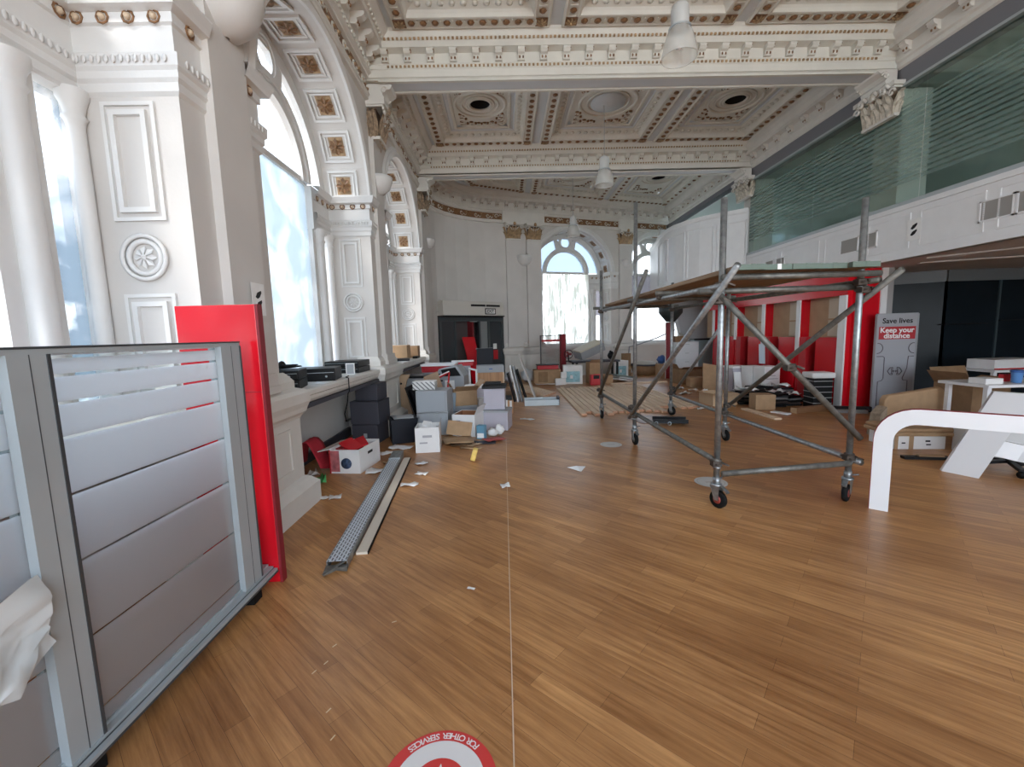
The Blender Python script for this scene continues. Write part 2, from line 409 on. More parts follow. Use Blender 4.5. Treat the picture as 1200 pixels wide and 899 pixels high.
def serliana(name, M, c, mats, D=.62, sill=1.03, sheet=None):
    """three-light window with inner arch and roundel; mats: centre, side, tympanum, side upper film"""
    r = sroot(name)
    f = MB(M); y0, y1 = -D - .10, -D - .02
    for s in (-1, 1):
        f.box(c + s * 1.06 - .15, c + s * 1.06 + .15, y0 - .02, y1 + .02, sill, 3.02)                # mullion pier
        f.box(c + s * HW - .05, c + s * HW + .05, y0, y1, sill, 3.02)
        f.box(c + s * 1.33 - .14, c + s * 1.33 + .14, y0, y1, sill, sill + .07)
        f.box(min(c + s * .90, c + s * HW), max(c + s * .90, c + s * HW), y0 - .06, y1 + .05, 3.0, 3.56)  # entablature block
    f.box(c - .93, c + .93, y0, y1, sill, sill + .09); f.box(c - .93, c + .93, y0 + .02, y1 - .01, 3.56, 3.63)
    f.ring((c, 0, ZS), 1.29, HW + .02, y0, y1 + .02, 32, t0=0, t1=PI)
    f.ring((c, 0, 3.57), .74, .88, y0 - .02, y1 + .03, 28, t0=0, t1=PI); f.ring((c, 0, 3.57), .83, .90, y1 + .03, y1 + .06, 28, t0=0, t1=PI)
    f.ring((c, 0, 4.63), .17, .245, y0, y1 + .03, 20); f.ring((c, 0, 4.63), .20, .26, y1 + .03, y1 + .05, 20)
    for s in (-1, 1):                                                    # solid cheeks beside the roundel
        P = [(c + s * .17, 4.44), (c + s * .36, 4.40), (c + s * .42, 4.68), (c + s * .34, 4.72), (c + s * .23, 4.63)]
        f.prism(P, y0, y1 + .01, 'xz')
    f.prism([(c - .25, 4.78), (c + .25, 4.78), (c + .18, 4.86), (c - .18, 4.86)], y0, y1 + .01, 'xz')
    f.prism([(c - .36, 4.70), (c - .20, 4.75), (c - .1, 4.86), (c - .2, 4.9)], y0, y1, 'xz'); f.prism([(c + .36, 4.70), (c + .20, 4.75), (c + .1, 4.86), (c + .2, 4.9)], y0, y1, 'xz')
    f.build('window_frame', PAINT, r)
    for s in (-1, 1):
        q = MB(M); cu = c + s * 1.06
        q.lathe([(.09, sill), (.09, sill + .05), (.075, sill + .09), (.07, sill + .12), (.064, 2.8), (.066, 2.84), (.08, 2.86), (.068, 2.88), (.075, 2.93), (.10, 2.98), (.10, 3.02)], (cu, -D + .02, 0), 14)
        q.build('column', PAINT, r)
        q = MB(M); cu = c + s * (HW - .045)
        q.lathe([(.075, sill), (.075, sill + .05), (.06, sill + .09), (.048, sill + .12), (.044, 2.8), (.05, 2.84), (.066, 2.86), (.05, 2.88), (.06, 2.93), (.08, 2.98), (.08, 3.02)], (cu, -D + .02, 0), 12)
        q.build('column', PAINT, r)
    yg = -D - .06
    p = MB(M); p.quad((c - .95, yg, sill + .03), (c + .95, yg, sill + .03), (c + .95, yg, 3.60), (c - .95, yg, 3.60)); p.build('pane', mats[0], r)
    for s in (-1, 1):
        a, b = sorted((c + s * 1.19, c + s * 1.44)); p = MB(M)
        zt = 2.1 if mats[3] else 3.02
        p.quad((a, yg, sill + .03), (b, yg, sill + .03), (b, yg, zt), (a, yg, zt)); p.build('pane', mats[1], r)
        if mats[3]:
            p = MB(M); p.quad((a, yg, zt), (b, yg, zt), (b, yg, 3.02), (a, yg, 3.02)); p.build('pane', mats[3], r)
    p = MB(M); n = 24; P = [(c, yg, 3.6)] + [(c + 1.4 * math.cos(PI * i / n), yg, 3.6 + (ZS + 1.4 - 3.6) * math.sin(PI * i / n)) for i in range(n + 1)]
    p.add(P, [(0, i + 1, i + 2) for i in range(n)]); p.build('pane', mats[2], r)
    return r

GOLDC = mat('cream_boss', (.62, .48, .34), .5, var=.3, scale=20)
# ---- left wall: bays centred on LC, piers between
LC = [-2.31, 1.375, 5.155, 8.905]; PIER = [(-.85, -.08), (2.83, 3.70), (6.61, 7.45), (10.36, 12.15)]
lw = MB(ML)
edges = [-4.2, -.465, 3.265, 7.03, 12.15]
for i, c in enumerate(LC):
    arched_face(lw, edges[i], edges[i + 1], c); reveal(lw, c, .80)
    lw.quad((c - HW, -.82, 0), (c + HW, -.82, 0), (c + HW, -.82, 1.0), (c - HW, -.82, 1.0))
    lw.box(c - HW - .1, c + HW + .1, -.62, -.52, 0, .93)                # set-back apron wall under the sill
    lw.quad((edges[i], 0, ZT), (edges[i + 1], 0, ZT), (edges[i + 1], 0, ZC + .3), (edges[i], 0, ZC + .3))
    # outer leaf so that daylight enters through the window only
    lw.quad((edges[i], -.8, 0), (c - HW, -.8, 0), (c - HW, -.8, ZC + .4), (edges[i], -.8, ZC + .4)); lw.quad((c + HW, -.8, 0), (edges[i + 1], -.8, 0), (edges[i + 1], -.8, ZC + .4), (c + HW, -.8, ZC + .4))
    lw.quad((c - HW, -.8, 0), (c + HW, -.8, 0), (c + HW, -.8, 1.03), (c - HW, -.8, 1.03))
    n = 20
    for k in range(n):
        a, b_ = PI - PI * k / n, PI - PI * (k + 1) / n
        lw.quad((c + HW * math.cos(a), -.8, ZS + HW * math.sin(a)), (c + HW * math.cos(b_), -.8, ZS + HW * math.sin(b_)), (c + HW * math.cos(b_), -.8, ZC + .4), (c + HW * math.cos(a), -.8, ZC + .4))
lw.quad((-6.5, 0, 0), (-4.2, 0, 0), (-4.2, 0, 6.4), (-6.5, 0, 6.4))  # unseen stretch behind the camera, added to keep sun off the floor
struct('wall_left', lw, WALLM)
t = MB(ML)
for c in LC[1:]:
    for s in (-1, 1): jamb_decor(t, c, s)
    soffit_coffers(t, c); archivolt(t, c)
struct('trim_1', t, [PAINT, BROWN, GOLD])
t = MB()
prevs = [(-1.94, -.2), (-1.94, 3.45), (-1.94, 7.22)]; nexts = [(-1.94, 3.06), (-1.94, 6.83), (-1.94, 10.55)]
for i, c in enumerate(LC[1:]):
    a, b = c - HW, c + HW
    entab(t, [prevs[i], (XL, a), (XL - .60, a), (XL - .60, a + .52)]); entab(t, [(XL - .60, b - .52), (XL - .60, b), (XL, b), nexts[i]])
struct('trim_2', t, [PAINT, GOLDC, BROWN])
# sill ledge running past the piers
t = MB(); LEDGE = [(0, .885), (.03, .90), (.05, .93), (.05, .96), (.075, .975), (.075, 1.015), (.06, 1.03), (-.86, 1.03)]
t.sweep([(-1.945, 3.75), (-1.945, 10.32)], [(.0, .885)] + LEDGE[1:]); t.sweep([(-1.945, -.1), (-1.945, 2.9)], [(.0, .885)] + LEDGE[1:])
t.box(-2.80, -1.945, 3.72, 10.3, .93, 1.02); t.box(-2.80, -1.945, -.1, 2.83, .93, 1.02); t.box(-2.5, -1.945, 3.75, 10.3, .885, .93)
struct('trim_3', t, PAINTW)
t = MB(); t.box(-1.955, -1.90, 3.86, 10.28, .845, .888); t.box(-2.46, -2.43, 3.86, 10.28, 0, .13); struct('trim_4', t, DGREY)
# pier pedestals, pilasters, capitals
PED = [(.17, 0), (.17, .19), (.145, .215), (.13, .23), (.11, .25), (.075, .27), (.075, .80), (.09, .83), (.12, .86), (.13, .90), (.15, .95), (.15, 1.03), (.12, 1.06), (.06, 1.08), (.06, 1.14), (.02, 1.20), (0, 1.22)]
def capital(m, c, w, z0=4.50, z1=5.0, d=.12, drop=.0):
    """Corinthian capital on a pilaster in local (u, w, z); 0 paint, 1 leaves, 2 recess"""
    H = z1 - z0
    m.cur = 2; m.box(c - w * .40, c + w * .40, 0, d * .8, z0, z1 - .06)
    m.cur = 0; m.box(c - w * .60, c + w * .60, 0, d + .12, z1 - .06, z1); m.box(c - w * .55, c + w * .55, 0, d + .09, z1 - .085, z1 - .06); m.box(c - w * .48, c + w * .48, 0, d + .02, z0 - .03, z0 + .012)
    def leaf(bu, bw, du, dw, wd, zb, zt, out):
        """acanthus leaf rooted at (bu, bw), facing (du, dw)"""
        P = []
        for f, o, q in ((0, 0, .75), (.3, .01, 1), (.6, .03, 1.0), (.82, .06, .85), (.96, out, .55), (1.0, out + .025, .3), (.93, out + .05, .12)):
            z = zb + (zt - zb) * f
            for sx in (-1, -.5, 0, .5, 1):
                k = o + .02 + (.02 if sx == 0 else (.0 if abs(sx) == 1 else -.004)); jag = (.012 if abs(sx) == 1 else 0)
                P.append((bu + du * k - dw * sx * wd * q, bw + dw * k + du * sx * wd * q, z - jag))
        m.add(P, [(i * 5 + j, i * 5 + j + 1, i * 5 + j + 6, i * 5 + j + 5) for i in range(6) for j in range(4)])
    for row, (n, zt, out) in enumerate(((3, .46, .07), (4, .74, .08))):
        for k in range(n):
            m.cur = 1; leaf(c + w * .84 * ((k + .5) / n - .5), d * .8, 0, 1, w * .15, z0 - drop * (1 - row), z0 + H * zt, out)
        for sd in (-1, 1):
            for k in range(1 + row): m.cur = 1; leaf(c + sd * w * .40, d * (.25 + .4 * k), sd, 0, .055, z0 - drop * (1 - row), z0 + H * zt, out * .8)
    m.cur = 0
    for sd in (-1, 1):
        m.tube([(c + sd * (w * .50 + (.065 - .006 * k) * math.cos(.75 * k)), d + .10, z1 - .15 + (.065 - .006 * k) * math.sin(.75 * k)) for k in range(10)], .018, 5)
        m.tube([(c + sd * .03, d + .03, z0 + .5 * H), (c + sd * w * .26, d + .07, z0 + .70 * H), (c + sd * w * .42, d + .10, z1 - .10)], .016, 5)
        m.tube([(c + sd * .03, d + .05, z0 + .55 * H), (c + sd * w * .12, d + .08, z0 + .74 * H), (c + sd * w * .04, d + .10, z0 + .80 * H)], .014, 5)
    m.cur = 1; m.ball((c, d + .12, z1 - .05), .055, .035, .06, 7, 4)
    m.cur = 0
def console(m, c, w, z0=5.0, z1=5.27, d=.14):
    prof = [(0, z0), (d + .04, z0), (d + .10, z0 + .03), (d + .12, z0 + .08), (d + .09, z0 + .13), (d + .13, z0 + .17), (d + .22, z0 + .20), (d + .24, z1 - .02), (d + .20, z1), (0, z1)]
    m.prism([(p, q) for p, q in prof], c - w * .36, c + w * .36, 'yz')
    for s in (-1, 1):
        m.tube([(c + s * w * .37, d + .12 + (.06 - .006 * k) * math.cos(.85 * k), z1 - .09 + (.06 - .006 * k) * math.sin(.85 * k)) for k in range(9)], .016, 5)
UMBER = mat('aged_umber_leaf', (.34, .25, .17), .6, var=.6, scale=22)
STONE = mat('stone_leaf', (.60, .55, .46), .6, var=.35, scale=18)
def pilaster(M, c, w, ped=True, con=False, d=.07, zc=4.5, shaft=True, pedw=None, cm=None):
    r = sroot('trim_5')
    if ped:
        m = MB(M); hw = pedw or w * .62
        m.sweep([(c - hw, -.02), (c - hw, 0), (c + hw, 0), (c + hw, -.02)][::-1] if False else [(c - hw, -.30), (c - hw, .0), (c + hw, .0), (c + hw, -.30)], [(-o, z) for o, z in PED])
        panel_frame(m, c - hw + .12, c + hw - .12, .36, .74, lambda x, z, h: (x, .075 + h, z), .02, .014)
        m.build('pedestal', PAINTW, r)
    if shaft:
        m = MB(M); m.box(c - w / 2, c + w / 2, -.02, d, 1.1, zc); m.box(c - w / 2 - .02, c + w / 2 + .02, -.02, d + .025, 1.14, 1.24); m.box(c - w / 2 - .03, c + w / 2 + .03, -.02, d + .04, 1.08, 1.14); m.build('pilaster_shaft', WALLM, r)
    m = MB(M); capital(m, c, w, z0=zc, d=.16 if con else .12, drop=.06 if con else 0)
    if con: console(m, c, w)
    m.build('capital', cm or [PAINTW, GOLD, BROWND], r)
    return r
for (a, b) in PIER[1:]:
    cc = (a + b) / 2 if b < 9 else 10.80
    pilaster(ML, cc, .42, con=True, cm=[PAINTW, UMBER, BROWND], pedw=(.50 if b < 5 else .45) if b < 9 else .40)

# ---- cornice, frieze
COR = [(0, 4.985), (.05, 5.0), (.05, 5.045), (.07, 5.06), (.07, 5.08), (.025, 5.085), (.025, 5.285), (.07, 5.295), (.07, 5.33), (.11, 5.36), (.11, 5.44), (.12, 5.45), (.12, 5.60), (.32, 5.62), (.32, 5.70), (.36, 5.73), (.43, 5.80), (.44, ZC + .01)]
def modillion(m, p, d, n, z0, z1, out, w=.10):
    """scroll bracket at p, running along d, projecting along n; 0 paint, 1 brown face"""
    d = Vector((d.x, d.y, 0)); n = Vector((n.x, n.y, 0)); p = Vector((p.x, p.y, 0)); zz = Vector((0, 0, 1)); H = z1 - z0
    pr = [(0, z0), (out * .35, z0), (out * .5, z0 + H * .2), (out * .45, z0 + H * .45), (out * .8, z0 + H * .55), (out, z0 + H * .75), (out, z1), (0, z1)]
    P = [p + n * o - d * w / 2 + zz * z for o, z in pr] + [p + n * o + d * w / 2 + zz * z for o, z in pr]; k = len(pr)
    m.cur = 0; m.add(P, [tuple(range(k)), tuple(range(2 * k - 1, k - 1, -1))] + [(i, i + 1, k + i + 1, k + i) for i in range(k - 1)])
    m.cur = 1; q = p + n * (out * .50) + zz * (z0 + H * .22)
    for e in (-1, 1): g = q + d * e * w * .25; m.ball((g.x, g.y, g.z), .014, .014, H * .16, 5, 3)
    m.tube([tuple(p + d * w * .5 + n * (out * .8 + H * .16 * math.cos(a)) + zz * (z1 - H * .25 + H * .16 * math.sin(a))) for a in (0, 1.2, 2.4, 3.6, 4.8)], .010, 4); m.cur = 0
def run_cornice(m, path, mods=True, frieze=True, beads=True):
    m.cur = 0; m.sweep(path, COR)
    for i in range(len(path) - 1):
        a, b = Vector(path[i]), Vector(path[i + 1]); d = b - a; Ln = d.length; d.normalize(); nn = Vector((d.y, -d.x))
        k = max(1, round(Ln / .33))
        if mods:
            for j in range(k):
                modillion(m, a + d * (Ln * (j + .5) / k) + nn * .12, d, nn, 5.46, 5.61, .18)
        if beads:
            k = max(1, round(Ln / .085)); m.cur = 2
            for j in range(k):
                p = a + d * (Ln * (j + .5) / k)
                for o, z in ((.115, 5.40), (.345, 5.715)):
                    q = p + nn * o; m.box(q.x - .016, q.x + .016, q.y - .016, q.y + .016, z - .016, z + .016)
            m.cur = 0
        if frieze:
            k = max(1, round(Ln / .36))
            m.cur = 1; A = a + nn * .028; B_ = b + nn * .028
            m.quad((A.x, A.y, 5.095), (B_.x, B_.y, 5.095), (B_.x, B_.y, 5.275), (A.x, A.y, 5.275)); m.cur = 2
            for j in range(k):
                s = 1 if j % 2 else -1; p = a + d * (Ln * (j + .5) / k) + nn * .035
                pts = []
                for q in range(10):
                    rr_ = .075 - .0068 * q; t_ = .75 * q * s
                    pts.append((p.x + d.x * rr_ * math.cos(t_), p.y + d.y * rr_ * math.cos(t_), 5.185 + rr_ * math.sin(t_)))
                m.tube(pts, .013, 4)
                e = p + d * .17
                m.tube([(p.x + d.x * .07, p.y + d.y * .07, 5.185), (e.x - d.x * .05, e.y - d.y * .05, 5.185 + s * .055), (e.x, e.y, 5.185 + s * .02)], .013, 4)
                m.cur = 3; m.ball((p.x, p.y, 5.185), .024, .024, .024, 5, 3); m.ball((e.x, e.y, 5.185 - s * .04), .035, .035, .026, 5, 3); m.cur = 2
            m.cur = 0
CM = [PAINTW, BROWN, CEILC, GOLD]
t = MB(); run_cornice(t, [(XL, -1.0), (XL, 6.78)]); struct('trim_6', t, CM)
t = MB(); run_cornice(t, [(XL, 7.16), (XL, 10.55)]); struct('trim_7', t, CM)
t = MB(); run_cornice(t, [(XL, 10.90), (XL, 12.15)] + ARC[1:] + [tuple(BO + BD * 6.9)]); struct('trim_8', t, CM)

# ---- curved corner wall and back wall
cw = MB(); H_ = ZC + .3
DZ = 2.03
for i in range(len(ARC) - 1):
    a, b = ARC[i], ARC[i + 1]
    cw.quad((a[0], a[1], 2.0), (b[0], b[1], 2.0), (b[0], b[1], H_), (a[0], a[1], H_))
for p, q in ((ARC[0], (-1.87, 12.38)), ((-.03, 13.92), ARC[-1])): cw.quad((p[0], p[1], 0), (q[0], q[1], 0), (q[0], q[1], 2.0), (p[0], p[1], 2.0))
struct('wall_corner', cw, WALLM)
vb = MB(); vb.quad((-1.95, 12.3, 0), (-3.0, 13.6, 0), (-3.0, 13.6, 2.4), (-1.95, 12.3, 2.4)); vb.quad((-3.0, 13.6, 0), (-1.0, 15.3, 0), (-1.0, 15.3, 2.4), (-3.0, 13.6, 2.4)); vb.quad((-1.0, 15.3, 0), (.02, 13.98, 0), (.02, 13.98, 2.4), (-1.0, 15.3, 2.4)); vb.quad((-1.95, 12.2, 2.2), (.02, 13.98, 2.2), (-1.0, 15.3, 2.2), (-3, 13.6, 2.2))
struct('wall_vestibule', vb, mat('vestibule_grey', (.22, .22, .23), .7))
BC = [2.58, 6.10]
bw = MB(MBK)
arched_face(bw, 0, 4.34, BC[0]); arched_face(bw, 4.34, 7.8, BC[1])
for c in BC:
    reveal(bw, c, .62); bw.box(c - HW, c + HW, -.72, -.02, 0, 1.03)
    bw.quad((c - HW, -.8, 0), (c + HW, -.8, 0), (c + HW, -.8, 1.03), (c - HW, -.8, 1.03))
bw.quad((0, 0, ZT), (7.8, 0, ZT), (7.8, 0, H_), (0, 0, H_))
struct('wall_back', bw, WALLM)
t = MB(MBK)
for c in BC:
    for s in (-1, 1): jamb_decor(t, c, s)
    soffit_coffers(t, c); archivolt(t, c)
    t.box(c - .13, c + .13, .0, .10, ZS + HW - .02, 5.1)                 # keystone
    t.prism([(c - .17, 4.86), (c + .17, 4.86), (c + .10, 5.08), (c - .10, 5.08)], 0, .15, 'xz')
    t.box(c - HW - .1, c + HW + .1, -.02, .09, .97, 1.05)
struct('trim_9', t, [PAINT, BROWN, GOLD])
t = MB()
pb = lambda u, w: tuple((MBK @ Vector((u, w, 0)))[:2])
for c, a0, b0 in ((BC[0], 1.40, 4.32), (BC[1], 4.86, 7.6)):
    a, b = c - HW, c + HW
    entab(t, [pb(max(a0, a - .2), 0), pb(a, 0), pb(a, -.6), pb(a + .52, -.6)]); entab(t, [pb(b - .52, -.6), pb(b, -.6), pb(b, 0), pb(min(b + .25, b0), 0)])
struct('trim_10', t, [PAINT, GOLDC, BROWN])
for c in (.40, 1.10, 4.58): pilaster(MBK, c, .50, d=.09, pedw=.32)
t = MB(MBK); t.box(.05, 1.48, -.02, .10, 5.0, 5.42); t.box(4.3, 4.9, -.02, .10, 5.0, 5.42); struct('trim_11', t, PAINTW)

serliana('window_1', ML, LC[1], (GL_NEAR, GL_NEAR, GL_WHITE, None))
serliana('window_2', ML, LC[2], (GL_FILM, GL_WHITE, GL_WHITE, None))
serliana('window_3', ML, LC[3], (GL_WHITE, GL_WHITE, GL_WHITE, None))
serliana('window_4', MBK, BC[0], (GL_SHEET, GL_WHITE, GL_BLUE, GL_LIL))
serliana('window_5', MBK, BC[1], (GL_WHITE, GL_WHITE, GL_WHITE, GL_LIL))
serliana('window_6', ML, LC[0], (GL_LIL, GL_LIL, GL_LIL, None))  # unseen window behind the camera; dense panes chosen to stop sun patches
t = MB(MBK); t.quad((BC[1] - .92, -.66, 2.5), (BC[1] + .92, -.66, 2.5), (BC[1] + .92, -.66, 3.58), (BC[1] - .92, -.66, 3.58)); o = struct('trim_12', t, GL_LIL)

# ---- ceiling: coffered field between two cross beams
c_ = MB()
c_.box(-3.2, 12, -6.5, 20, 6.32, 6.5); struct('ceiling', c_, CEILB)  # unseen part behind the camera sized to stop sun and admit sky light
def lerp4(q, u, v): return (q[0] * (1 - u) + q[1] * u) * (1 - v) + (q[3] * (1 - u) + q[2] * u) * v
def coffer(m, q, hole, nx, ny, z=ZC):
    """q: 4 corners (Vector 2-D) of one coffer, seen from below. 0 cream, 1 brown, 2 blue-grey, 3 black, 4 gold"""
    q = [Vector(p) for p in q]
    cx = (q[0] + q[1] + q[2] + q[3]) / 4
    def inset(dist):
        r = []
        for i in range(4):
            p, a, b = q[i], q[i - 1], q[(i + 1) % 4]
            d0 = (p - a).normalized(); d1 = (b - p).normalized(); n0 = Vector((-d0.y, d0.x)); n1 = Vector((-d1.y, d1.x))
            if n0.dot(cx - p) < 0: n0 = -n0
            if n1.dot(cx - p) < 0: n1 = -n1
            nn = (n0 + n1).normalized(); r.append(p + nn * dist / max(.3, nn.dot(n0)))
        return r
    R = [(0, z, 0), (0, z - .035, 0), (.03, z - .05, 0), (.05, z - .035, 0), (.19, z - .035, 0), (.21, z - .05, 0), (.235, z - .045, 0), (.25, z - .0, 0), (.27, z + .03, 0), (.40, z + .10, 0), (.42, z + .10, 0), (.44, z + .12, 2), (.50, z + .12, 2), (.52, z + .09, 0), (.56, z + .09, 0), (.57, z + .12, 0)]
    rings = [(inset(d), h, c) for d, h, c in R]
    for (a, za, ca), (b, zb, cb) in zip(rings, rings[1:]):
        m.cur = cb
        for i in range(4):
            j = (i + 1) % 4; m.quad((a[i].x, a[i].y, za), (a[j].x, a[j].y, za), (b[j].x, b[j].y, zb), (b[i].x, b[i].y, zb))
    inner = inset(.57); m.cur = 0; zi = z + .12
    # inner field, with an opening if the rose is missing
    ctr = (inner[0] + inner[1] + inner[2] + inner[3]) / 4; n = 32
    mind = min((inner[i] - inner[i - 1]).length for i in range(4)) / 2; hr = .19
    def edge(t_):
        d = Vector((math.cos(t_), math.sin(t_))); best = 9e9
        for i in range(4):
            a, b = inner[i - 1], inner[i]; e = b - a; den = d.x * e.y - d.y * e.x
            if abs(den) < 1e-9: continue
            s = ((a - ctr).x * e.y - (a - ctr).y * e.x) / den; u = ((a - ctr).x * d.y - (a - ctr).y * d.x) / den
            if s > 0 and -1e-6 <= u <= 1 + 1e-6: best = min(best, s)
        return ctr + d * best
    P = []
    for k in range(n):
        t_ = 2 * PI * k / n; e = edge(t_); P += [(ctr.x + hr * math.cos(t_), ctr.y + hr * math.sin(t_), zi), (e.x, e.y, zi)]
    m.add(P, [(2 * k, 2 * k + 1, (2 * k + 3) % (2 * n), (2 * k + 2) % (2 * n)) for k in range(n)])
    def torus(r, t_, zz, cur=0):
        m.cur = cur; m.tube([(ctr.x + r * math.cos(2 * PI * k / 28), ctr.y + r * math.sin(2 * PI * k / 28), zz) for k in range(28)], t_, 6, closed=True)
    k_ = min(1.0, mind / .6)
    for r, t_ in ((.22, .03), (.30, .022), (.40, .022), (.55, .03)): torus(r * k_ if r > .25 else r, t_, zi - .01)
    if hole == 'hole':
        m.cur = 3; m.lathe([(hr, zi), (hr, zi + .18), (.001, zi + .18)], (ctr.x, ctr.y, 0), 24)
    else:
        m.cur = 2; m.lathe([(.34 * k_, zi - .01), (.33 * k_, zi - .04), (.1, zi - .05), (.06, zi - .075), (.001, zi - .08)], (ctr.x, ctr.y, 0), 24)
    for i in range(4):                                                   # corner scrollwork
        c2 = inner[i] * .72 + ctr * .28
        for dx, dy, r in ((0, 0, .10), (.19, .0, .075), (0, .19, .075), (.34, -.02, .055), (-.02, .34, .055)):
            v = (ctr - inner[i]); sx = 1 if v.x > 0 else -1; sy = 1 if v.y > 0 else -1
            p = Vector((inner[i].x + sx * (.15 + dx), inner[i].y + sy * (.15 + dy)))
            m.cur = 0; m.tube([(p.x + (r - r * .08 * k) * math.cos(.8 * k), p.y + (r - r * .08 * k) * math.sin(.8 * k), zi - .012) for k in range(10)], .018, 4)
            m.cur = 1; m.ball((p.x + sx * r * .9, p.y + sy * r * .2, zi - .01), .03, .045, .02, 6, 3); m.ball((p.x - sx * r * .3, p.y + sy * r * .9, zi - .008), .045, .03, .016, 6, 3)
    # rosettes and dots along the border
    band = inset(.12)
    for i in range(4):
        j = (i + 1) % 4; k = nx if i % 2 == 0 else ny
        a, b = band[i], band[j]; d_ = (b - a).normalized(); n_ = Vector((-d_.y, d_.x))
        m.cur = 1; s = .085
        m.add([(a.x - s, a.y - s, z - .045), (a.x + s, a.y - s, z - .045), (a.x + s, a.y + s, z - .045), (a.x - s, a.y + s, z - .045)], [(0, 1, 2, 3)])
        rosette(m, lambda x, y, h, a=a: (a.x + x, a.y + y, z - .047 - h), .085, .03, 4, 4)
        for e_ in range(1, k + 1):
            p = a + (b - a) * (e_ / (k + 1)); m.cur = 1; m.ball((p.x, p.y, z - .04), .052, .052, .026, 7, 4)
            m.cur = 0; e = a + (b - a) * ((e_ - .5) / (k + 1)); m.bar((e.x + n_.x * .05, e.y + n_.y * .05, z - .04), (e.x - n_.x * .05, e.y - n_.y * .05, z - .04), .02, .02)
    e1 = inset(.335)                                                     # leaf pattern on the slope
    for i in range(4):
        a, b = e1[i], e1[(i + 1) % 4]; k = int((b - a).length / .14)
        for e_ in range(k):
            p = a + (b - a) * ((e_ + .5) / k); m.cur = 0; m.ball((p.x, p.y, z + .055), .05, .05, .022, 6, 3)
    m.cur = 0
CX = [(-1.43, .78), (.95, 3.41), (3.58, 5.80)]; CMATS = [CEILC, BROWN, CEILB, BLACK, GOLD]
tn = 20
for i, (x0, x1) in enumerate(CX):
    for j, (y0, y1) in enumerate(((3.55, 6.57), (7.40, 10.34))):
        m = MB(); coffer(m, [(x0, y0), (x1, y0), (x1, y1), (x0, y1)], 'rose' if (i == 1) else ('hole' if j == 1 else 'rose'), 11, 13); struct('trim_%d' % tn, m, CMATS); tn += 1
B3 = [[(-1.43, 11.14), (.78, 11.14), (.78, 13.72), (-.85, 12.95)], [(.95, 11.14), (3.41, 11.14), (3.41, 14.60), (.95, 13.78)], [(3.58, 11.14), (5.80, 11.14), (5.80, 15.36), (3.58, 14.65)]]
for i, q in enumerate(B3):
    m = MB(); coffer(m, q, 'hole', 11, 11); struct('trim_%d' % tn, m, CMATS); tn += 1
# flat field between coffers
m = MB()
for x0, x1 in ((-1.98, CX[0][0]), (CX[0][1], CX[1][0]), (CX[1][1], CX[2][0]), (CX[2][1], 6.4)):
    for y0, y1 in ((-.2, 6.7), (7.3, 10.5), (10.95, 16.3)): m.box(x0, x1, y0, y1, ZC, ZC + .1)
for y0, y1 in ((-.2, 3.55), (6.57, 6.7), (7.3, 7.40), (10.34, 10.5), (10.95, 11.14)): m.box(-1.98, 6.4, y0, y1, ZC, ZC + .1)
m.prism([(-1.43, 12.2), (-.85, 12.95), (.78, 13.72), (.95, 13.78), (3.41, 14.60), (3.58, 14.65), (5.80, 15.36), (6.4, 15.6), (6.4, 16.4), (-2, 14.6), (-2, 12.2)], ZC, ZC + .1, 'xy')
struct('ceiling_field', m, CEILB)
# beams
BP = [(.17, 5.27), (.17, 5.295), (.19, 5.30), (.19, 5.40), (.205, 5.41), (.205, 5.45), (.215, 5.46), (.215, 5.60), (.33, 5.62), (.33, 5.70), (.36, 5.73), (.39, 5.80), (.40, ZC)]
for yb, ex in ((6.97, 0), (10.74, 0)):
    m = MB(); m.box(XL, 6.1, yb - .17, yb + .17, 5.28, 6.0); m.cur = 2
    m.box(XL + .3, 5.95, yb - .10, yb + .10, 5.262, 5.285); m.cur = 0
    m.box(XL + .2, 6.0, yb - .17, yb - .12, 5.25, 5.29); m.box(XL + .2, 6.0, yb + .12, yb + .17, 5.25, 5.29)
    m.sweep([(6.1, yb), (XL, yb)], [(-o, z) for o, z in BP]); m.sweep([(6.1, yb), (XL, yb)], BP)
    k = 23; x0, x1 = -1.60, 5.66
    for j in range(k):
        m.cur = 0
        modillion(m, Vector((x0 + (x1 - x0) * j / (k - 1), yb - .215)), Vector((1, 0)), Vector((0, -1)), 5.47, 5.61, .12, .10)
    m.cur = 3; k = 120
    for j in range(k):
        x = -1.6 + 7.3 * (j + .5) / k
        for o, z in ((.21, 5.43), (.355, 5.715)): m.box(x - .014, x + .014, yb - o - .012, yb - o + .012, z - .014, z + .014)
    struct('trim_%d' % tn, m, [CEILC, BROWN, CEILB, GOLD]); tn += 1
# ---- right side: mezzanine fascia, glazed gallery, cornice
t = MB()
RCOR = [(0, 5.25), (.03, 5.26), (.05, 5.28), (.05, 5.34), (.08, 5.36), (.08, 5.52), (.20, 5.54), (.20, 5.60), (.24, 5.66), (.27, 5.74), (.27, ZC + .01)]
for a, b in ((-1.0, 6.76), (7.16, 10.54), (10.94, 15.6)):
    t.cur = 0; t.sweep([(6.05, b), (6.05, a)], RCOR); k = round((b - a) / .4)
    for j in range(k): modillion(t, Vector((5.97, a + (b - a) * (j + .5) / k)), Vector((0, 1)), Vector((-1, 0)), 5.40, 5.53, .11)
struct('trim_41', t, [PAINTW, BROWN, CEILC])
t = MB(); t.box(6.03, 6.25, -1, 10.6, 4.99, 5.27); t.box(6.03, 6.25, 10.6, 16, 5.14, 5.27); struct('wall_gallery', t, GREYD)
t = MB(); t.box(5.985, 6.06, -1, 10.55, 4.965, 5.0); struct('trim_42', t, ALU)
MR = frame((XR, 0), (0, -1))            # right side: u = -Y, inward = -X
